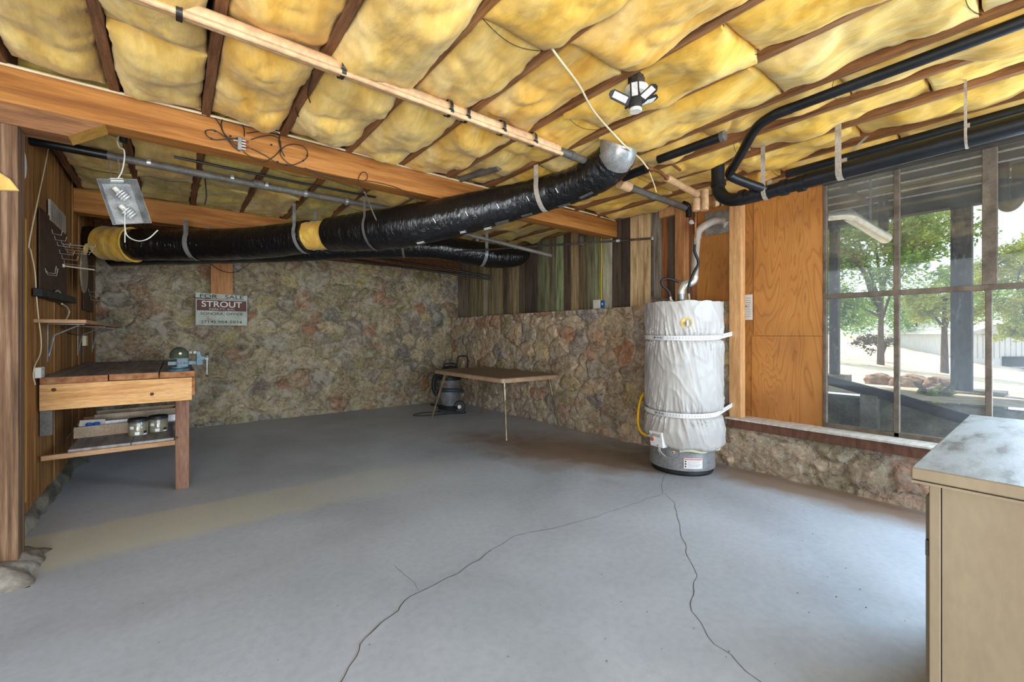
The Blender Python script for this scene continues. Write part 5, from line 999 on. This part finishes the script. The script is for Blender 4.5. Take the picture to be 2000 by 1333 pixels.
# ================================================================ STUDS, PAPER, SWITCH, CABLE ON RIGHT WALL
a = on(1423, 600, x=4.13); b_ = on(1447, 600, x=4.22)
mb = MB(); mb.box(4.13, 4.22, on(1447, 600, x=4.13).y, on(1424, 600, x=4.13).y, .478, 2.88); one('wall_stud', mb, m_stud, 'pale new wall stud standing on the sill right of the water heater', 'stud', bevel=.003)
for z0, z1 in ((1.36, 1.43), (1.27, 1.30)): 
    mb = MB(); mb.box(4.18, 4.28, 1.94, 2.6, z0, z1); one('blocking', mb, m_stud, '%s short wooden block between the pale stud and the heater' % ('higher' if z0 > 1.3 else 'lower'), 'block')
ya, yb_ = on(1319, 500, x=4.22).y, on(1338, 500, x=4.22).y; mb = MB(); mb.box(4.21, 4.30, yb_, ya, 1.58, 2.64); one('wall_stud', mb, m_studred, 'reddish wall stud behind the flue at the end of the planks', 'stud', bevel=.003)
ya, yb_ = on(1460, 500, x=3.9).y, on(1474, 500, x=3.9).y; q = on(1467, 330, x=3.93); mb = MB(); mb.box(3.96, 4.0, q.y-.04, q.y+.04, 2.42, 2.75); one('short_post', mb, m_gold, 'short yellow wood block above the drain pipe', 'block', bevel=.002)
mb = MB(); mb.box(4.24, 4.30, 1.2, 2.75, 2.55, 2.65); struct('trim_7', mb, m_stud)
a = on(1446, 577, x=4.295); b_ = on(1470, 625, x=4.295); t = thing('paper_notice', 'white paper notice pinned on the plywood beside the pale stud', 'paper', (4.295, (a.y+b_.y)/2, b_.z)); mb = MB(); mb.box(4.293, 4.2955, b_.y, a.y, b_.z, a.z); obj('sheet', mb, m_paper, t); mb = MB()
for k in range(9):
    if k not in (4, 5): zz = b_.z+.03+k*.022; mb.box(4.2922, 4.293, b_.y+.015, a.y-.03-.01*(k % 3), zz, zz+.003)
obj('printing', mb, m_greyink, t)
zz = b_.z+.115; mb = MB(); mb.tube([(4.2925, y_, z_) for y_, z_ in ((b_.y+.03, zz), (a.y-.03, zz), (a.y-.03, zz+.028), (b_.y+.03, zz+.028), (b_.y+.03, zz))], .0012, 4); obj('printed_frame', mb, m_ink, t)
for k, ln in enumerate((.045,)): mb = MB(); mb.box(4.2921, 4.293, b_.y+.045, a.y-.045, zz+.010, zz+.020); obj('printed_word', mb, m_greyink, t)
q = on(1166, 591, x=4.285); t = thing('wall_switch', 'white switch box on the plank wall just above the stone ledge', 'electrical box', q); obj('cover', MB().box(4.27, 4.297, q.y-.055, q.y+.055, 1.59, 1.705), m_white, t, bevel=.003)
q2 = on(1175, 591, x=4.285); obj('blue_box', MB().box(4.272, 4.297, q2.y-.045, q2.y+.0, 1.60, 1.69), m_blue, t, bevel=.003); obj('blue_box_label', MB().box(4.2715, 4.272, q2.y-.03, q2.y-.012, 1.63, 1.66), m_label, t)
y_ = on(1175, 540, x=4.29).y; mb = MB(); mb.tube(spl([(4.29, y_, 1.69), (4.288, y_+.005, 1.9), (4.29, y_-.003, 2.2), (4.288, y_, 2.5)], 5), .007, 8); one('cable', mb, flat('yellow_cable', (206, 176, 40), .5), 'yellow cable running down the planks to the switch box', 'cable')

# ================================================================ WINDOW
ym = [on(1613, 600, x=X1).y, on(1751, 600, x=X1).y, on(1931, 600, x=X1).y, -.18, -.65, -1.15, -1.65, -2.2]
zr = [.478, .505, 1.555, 1.59, 2.55]
mb = MB(); T0, T1 = X1-.005, X1+.04
mb.box(T0, T1, -2.4, ym[0], .478, .512); mb.box(T0, T1, -2.4, ym[0], 1.553, 1.592); mb.box(T0, T1, -2.4, ym[0], 2.51, 2.6); mb.box(T0, T1, ym[0]-.004, ym[0]+.02, .478, 2.6)
for k, y_ in enumerate(ym[1:]):
    w_ = .016; mb.box(T0, T1, y_-w_, y_+w_, .478, 1.56)
    if k == 1: mb.box(T0-.012, T1, y_-.04, y_+.03, 1.59, 2.6)
    else: mb.box(T0, T1, y_-w_*1.1, y_+w_*1.1, 1.59, 2.6)
win = tag(obj('window_1', mb, m_sash, origin=(0, 0, 0), bevel=.003), kind='structure')
for k in range(len(ym)-1):
    for z0, z1 in ((.512, 1.553), (1.592, 2.51)):
        mb = MB(); mb.box(X1+.012, X1+.016, ym[k+1]+.014, ym[k]-.014, z0, z1); obj('pane', mb, m_glassd if z0 > 1 else m_glassc, win, origin=(0, 0, 0), smooth=0)
mb = MB(); mb.box(X1, X1+.06, -2.6, yS, 2.6, 2.9); mb.box(X1, X1+.06, -3.7, -2.4, 0, 2.9); struct('wall_right_header', mb, m_deck)

# ================================================================ CABINET
cz = .90; cxx, cyy = 1.54, .243
t = thing('white_cabinet', 'old white painted cabinet with worn top in the right foreground', 'cabinet', (2.1, -.4, 0))
o = obj('worktop', MB().box(cxx, 2.76, -1.0, cyy, cz-.032, cz), [m_cabtop, m_cabside], t, bevel=.003)
for f in o.data.polygons:
    if abs(f.normal.z) < .5: f.material_index = 1
obj('worktop_edging', MB().box(cxx-.001, 2.76, -1.0, cyy-.001, cz-.040, cz-.034), m_cabside, t)
obj('side_panel', MB().box(1.581, 1.60, -.98, .190, 0, cz-.04), m_cabside, t, bevel=.001); obj('carcass', MB().box(1.60, 2.72, -.98, .185, .0, cz-.04), m_cabside, t)
obj('face_frame', MB().box(1.579, 2.73, .192, .214, 0, cz-.04), m_cabside, t, bevel=.002)
for k in range(2):
    o = obj('door', MB().box(1.66+k*.52, 2.15+k*.52, .214, .232, .08, cz-.1), m_cabside, t, bevel=.003); obj('door_knob', MB().lathe([(0, 0), (.012, 0), (.018, .014), (.012, .024), (0, .026)], (2.1+k*.13, .232, .6), 14, axis=(0, 1, 0)), m_iron, o, origin=t['_w'])
obj('hinge', MB().box(1.585, 1.60, .212, .222, .66, .70), m_iron, t)

# ================================================================ OUTSIDE
def gz(x, y):
    s = min(max((x-6)/22, 0), 1); b_ = .66+s*(.22*(y-6.9)+.15); return max(min(b_, 1.3), -1.2)+.03*fb(x*.7, y*.7)
P = []
xs = np.concatenate([np.linspace(5.35, 12, 40), np.linspace(12.5, 60, 40)])
for x in xs: P.append([(x, y, gz(x, y)) for y in np.linspace(-25, 40, 110)])
mb = MB(); mb.grid(P); tag(obj('ground', mb, m_earth, origin=(0, 0, 0), smooth=80), kind='structure')
mb = MB(); mb.box(4.35, 5.3, -25, 30, .05, .22); struct('trench_ground', mb, m_earth)
mb = MB(); mb.box(5.2, 5.4, -1.0, 9, .0, .64); struct('wall_outer_retaining', mb, m_concrete, bevel=.01)
mb = MB(); mb.box(-30, 40, -40, -3.75, -.25, -.05); struct('ground_bounce', mb, m_earth)  # unseen ground added to bounce sunlight up onto the ceiling
def outpost(x, y, w_, z0, label, z1=2.72):
    t = thing('porch_post', label, 'post', (x, y, z0)); obj('shaft', MB().box(x-w_/2, x+w_/2, y-w_/2, y+w_/2, z0, z1), m_oldpost, t, bevel=.004); return t
t = outpost(7.0, 1.87, .10, .70, 'slim dark porch post outside the first window pane'); obj('footing', MB().box(6.85, 7.15, 1.72, 2.02, .5, .72), m_concrete, t)
t = outpost(7.0, .68, .165, .62, 'wide weathered porch post outside the second window pane'); obj('footing', MB().box(6.7, 7.3, .35, .95, .4, .63), m_concrete, t)
outpost(7.0, -1.1, .15, .6, 'porch post beyond the right edge')
mb = MB(); mb.box(6.93, 7.07, -6, 9, 2.70, 2.90); one('porch_beam', mb, m_deck, 'dark outer beam carrying the porch deck', 'beam', bevel=.004)
t = thing('porch_deck', 'slatted porch deck overhead outside the window', 'deck', (5.8, 1, 2.9)); x = 4.42
while x < 7.3:
    obj('deck_board', MB().box(x, x+.268, -6, 9, 2.9, 2.93), m_deck, t); x += .28
for k in range(7): obj('deck_batten', MB().box(4.75+k*.35, 4.762+k*.35, -6, 9, 2.885, 2.9), m_sill, t)
for y_ in (-2.5, -.6, 1.45, 3.4, 5.4): obj('deck_joist', MB().box(4.42, 7.0, y_-.02, y_+.02, 2.78, 2.9) if y_ > 3 or y_ < 0 else MB().box(4.42, 7.0, y_-.02, y_+.02, 2.86, 2.9), m_deck, t)
mb = MB(); mb.tube([on(1613, 742, x=5.15), on(1750, 778, x=5.1), on(1860, 812, x=5.05), on(1990, 850, x=5.0)], .048, 16); t = thing('black_drain_hose', 'black drain pipe sloping along the retaining wall outside', 'pipe', (5.1, 1.2, .2)); obj('hose', mb, m_black, t); q = on(1700, 765, x=5.12); obj('support_block', MB().box(5.04, 5.18, q.y-.06, q.y+.06, .2, q.z-.03), m_concrete, t)
mb = MB(); mb.tube([on(1600, 424, x=4.36), on(1614, 424, x=4.75), on(1650, 420, x=4.9), on(1664, 424, x=5.1)], .04, 16); mb.tube([on(1656, 420, x=5.05), on(1730, 466, x=5.9)], .055, 20); one('porch_vent_pipe', mb, m_alu, 'silver vent pipe sloping under the porch outside', 'vent pipe')
q = on(1700, 447, x=5.55)
mb = MB(); mb.box(q.x-.003, q.x+.003, q.y-.01, q.y+.01, q.z-.02, 2.9); one('vent_hanger', mb, m_steel, 'thin strap hanging the silver vent pipe from the porch deck', 'strap')
q = on(1725, 452, x=6.6); mb = MB(); mb.tube([(6.6, q.y, 2.9), q], .05, 12); one('hanging_bucket', mb, m_oldpost, 'dark pipe stub hanging below the porch deck', 'pipe')
mb = MB(); mb.tube(spl([on(1957, 320, x=5.6), on(1956, 375, x=5.6), on(1960, 398, x=5.6), on(1972, 404, x=5.6), on(1985, 392, x=5.6), on(1990, 372, x=5.6), on(1992, 320, x=5.6)], 6), .045, 16); one('porch_drain_trap', mb, m_black, 'curved black drain trap under the porch deck at the right', 'pipe')
def boulder(px, py, x, r, label, sq=.75):
    c = on(px, py, x=x); c.z = gz(x, c.y)+r*.25; mb = MB(); n = 22; P = []
    for i in range(n+1):
        row = []
        for j in range(n*2+1):
            a = math.pi*i/n; g = 2*math.pi*j/(n*2); d = Vector((math.sin(a)*math.cos(g), math.sin(a)*math.sin(g), math.cos(a))); k = 1+.28*noise.noise(d*1.6+c)+.1*noise.noise(d*4+c)
            d2 = Vector((round(d.x*2)/2*.25+d.x*.75, round(d.y*2)/2*.25+d.y*.75, d.z)); row.append(c+Vector((d2.x*r*k*1.15, d2.y*r*k*1.15, d2.z*r*k*sq)))
        P.append(row)
    mb.grid(P); one('boulder', mb, m_rock, label, 'rock', 'boulders outside the window', smooth=50)
boulder(1717, 745, 7.5, .14, 'rounded brown boulder just left of the window bar'); boulder(1784, 740, 7.5, .16, 'tall tan boulder right of the window bar'); boulder(1765, 765, 7.2, .13, 'low pale boulder in front of the tall one'); boulder(1838, 768, 7.4, .15, 'domed brown boulder beside the wide porch post')
def tree(name, label, c, trunkh, crown, mat, n, ls=.10, lean=0, branches=6, seed=1):
    rs = random.Random(seed); c = Vector(c); t = thing(name, label, 'tree', c); mb = MB(); top = c+Vector((lean, lean*.3, trunkh)); r0 = .05+.02*trunkh
    mb.tube(spl([c, c.lerp(top, .5)+Vector((rs.uniform(-.1, .1), 0, 0)), top], 5), [r0*(1-.06*i) for i in range(11)], 10)
    for k in range(branches):
        cx, cr = crown[k % len(crown)]; e_ = Vector(cx)+Vector((rs.uniform(-1, 1), rs.uniform(-1, 1), rs.uniform(-.6, .6)))*cr*.6; s_ = c.lerp(top, rs.uniform(.45, 1)); mb.tube(spl([s_, s_.lerp(e_, .5)+Vector((0, rs.uniform(-.2, .2), .15)), e_], 4), [r0*.45*(1-.1*i) for i in range(9)], 6)
    obj('trunk', mb, m_bark, t, smooth=60); mb = MB()
    tot = sum(r**2 for _, r in crown)
    for cx, cr in crown:
        cl = [Vector(cx)+Vector((rs.gauss(0, .5), rs.gauss(0, .5), rs.gauss(0, .38)))*cr for _ in range(14)]
        for q in range(int(n*cr**2/tot)):
            p = cl[q % 14]+Vector((rs.gauss(0, .17), rs.gauss(0, .17), rs.gauss(0, .13)))*cr; d = Vector((rs.gauss(0, 1), rs.gauss(0, 1), rs.gauss(0, .6))).normalized(); e_ = d.orthogonal().normalized(); s_ = ls*rs.uniform(.6, 1.3)
            mb.add([p-d*s_*.5, p+e_*s_*.25, p+d*s_*.5, p-e_*s_*.25], [(0, 1, 2, 3)])
    tag(obj('foliage', mb, mat, t, recalc=False, smooth=0), kind='stuff'); return t
def G(px, py, d):
    p = on(px, py, d=d); return p
def base(px, d):
    p = on(px, 655, d=d); p.z = gz(p.x, p.y)-.05; return p
tree('oak_tree', 'leafy green oak filling the first two window panes', base(1720, 13), 2.4, [(G(1660, 520, 13), 1.5), (G(1750, 470, 13), 1.3), (G(1640, 440, 13), 1.3), (G(1790, 460, 12.5), .9), (G(1620, 600, 13), 1.1), (G(1700, 400, 13), 1.2)], m_leaf, 19000, .15, lean=-.3, branches=12, seed=3)
tree('slim_tree', 'slim straight tree with yellow-green leaves left of the wide porch post', base(1845, 12), 2.2, [(G(1840, 600, 12), .75), (G(1800, 590, 12), .5), (G(1870, 585, 12), .5), (G(1890, 550, 13), .7)], m_leafy, 7000, .10, branches=5, seed=4)
tree('leafy_tree', 'bright yellow-green tree at the right edge of the window', base(2010, 11), 1.9, [(G(1990, 600, 11), .8), (G(2000, 530, 11), .9), (G(1975, 650, 11), .45)], m_leafy, 6500, .11, branches=5, seed=5)
tree('distant_tree', 'pale green tree far behind the slope, left of the white house', base(1790, 26), 2, [(G(1760, 620, 26), 2.0), (G(1820, 610, 26), 1.8), (G(1700, 610, 28), 2.2)], m_leaf, 4200, .22, branches=4, seed=6)
tree('distant_tree', 'pale green tree far off behind the white house', base(1930, 40), 3, [(G(1900, 580, 40), 3.2), (G(1960, 570, 42), 3.4)], m_leaf, 3600, .3, branches=4, seed=8)
tree('brush_pile', 'dry brush heap on the pale slope outside', base(1722, 15), .3, [(G(1722, 672, 15), .45), (G(1695, 668, 15), .3)], m_bark, 900, .12, branches=8, seed=9)
tree('grass_tuft', 'bright green grass tuft beside the boulders outside', on(1825, 785, x=6.0), .05, [(on(1818, 776, x=6.0), .10), (on(1838, 780, x=6.0), .08)], m_leafy, 500, .07, branches=2, seed=10)
hb = on(1890, 700, d=24); t = thing('white_house', 'low white house with pitched roof beyond the slope', 'house', hb)
W1 = Rv*2.6; D1 = Fv*3; c = hb+Z*.5
obj('wall', MB().obox(c, Rv*2.5, Fv*2.2, Z*.9), m_house, t); mb = MB(); ap = c+Z*1.55; mb.prism([c-Rv*2.8+Z*.85-Fv*2.4, c+Rv*2.8+Z*.85-Fv*2.4, ap-Fv*2.4], Fv*4.8); obj('roof', mb, m_roof, t, smooth=0)
obj('skirting', MB().obox(c+Rv*.9-Z*.55-Fv*2.25, Rv*1.5, Fv*.05, Z*.25), m_deck, t)
mb = MB()
for k in range(18): mb.obox(c-Rv*(2.4-.28*k)-Fv*2.21+Z*.2, Rv*.015, Fv*.01, Z*.6)
obj('siding_groove', mb, m_roof, t)
for o in bpy.data.objects:
    if '_w' in o: del o['_w']
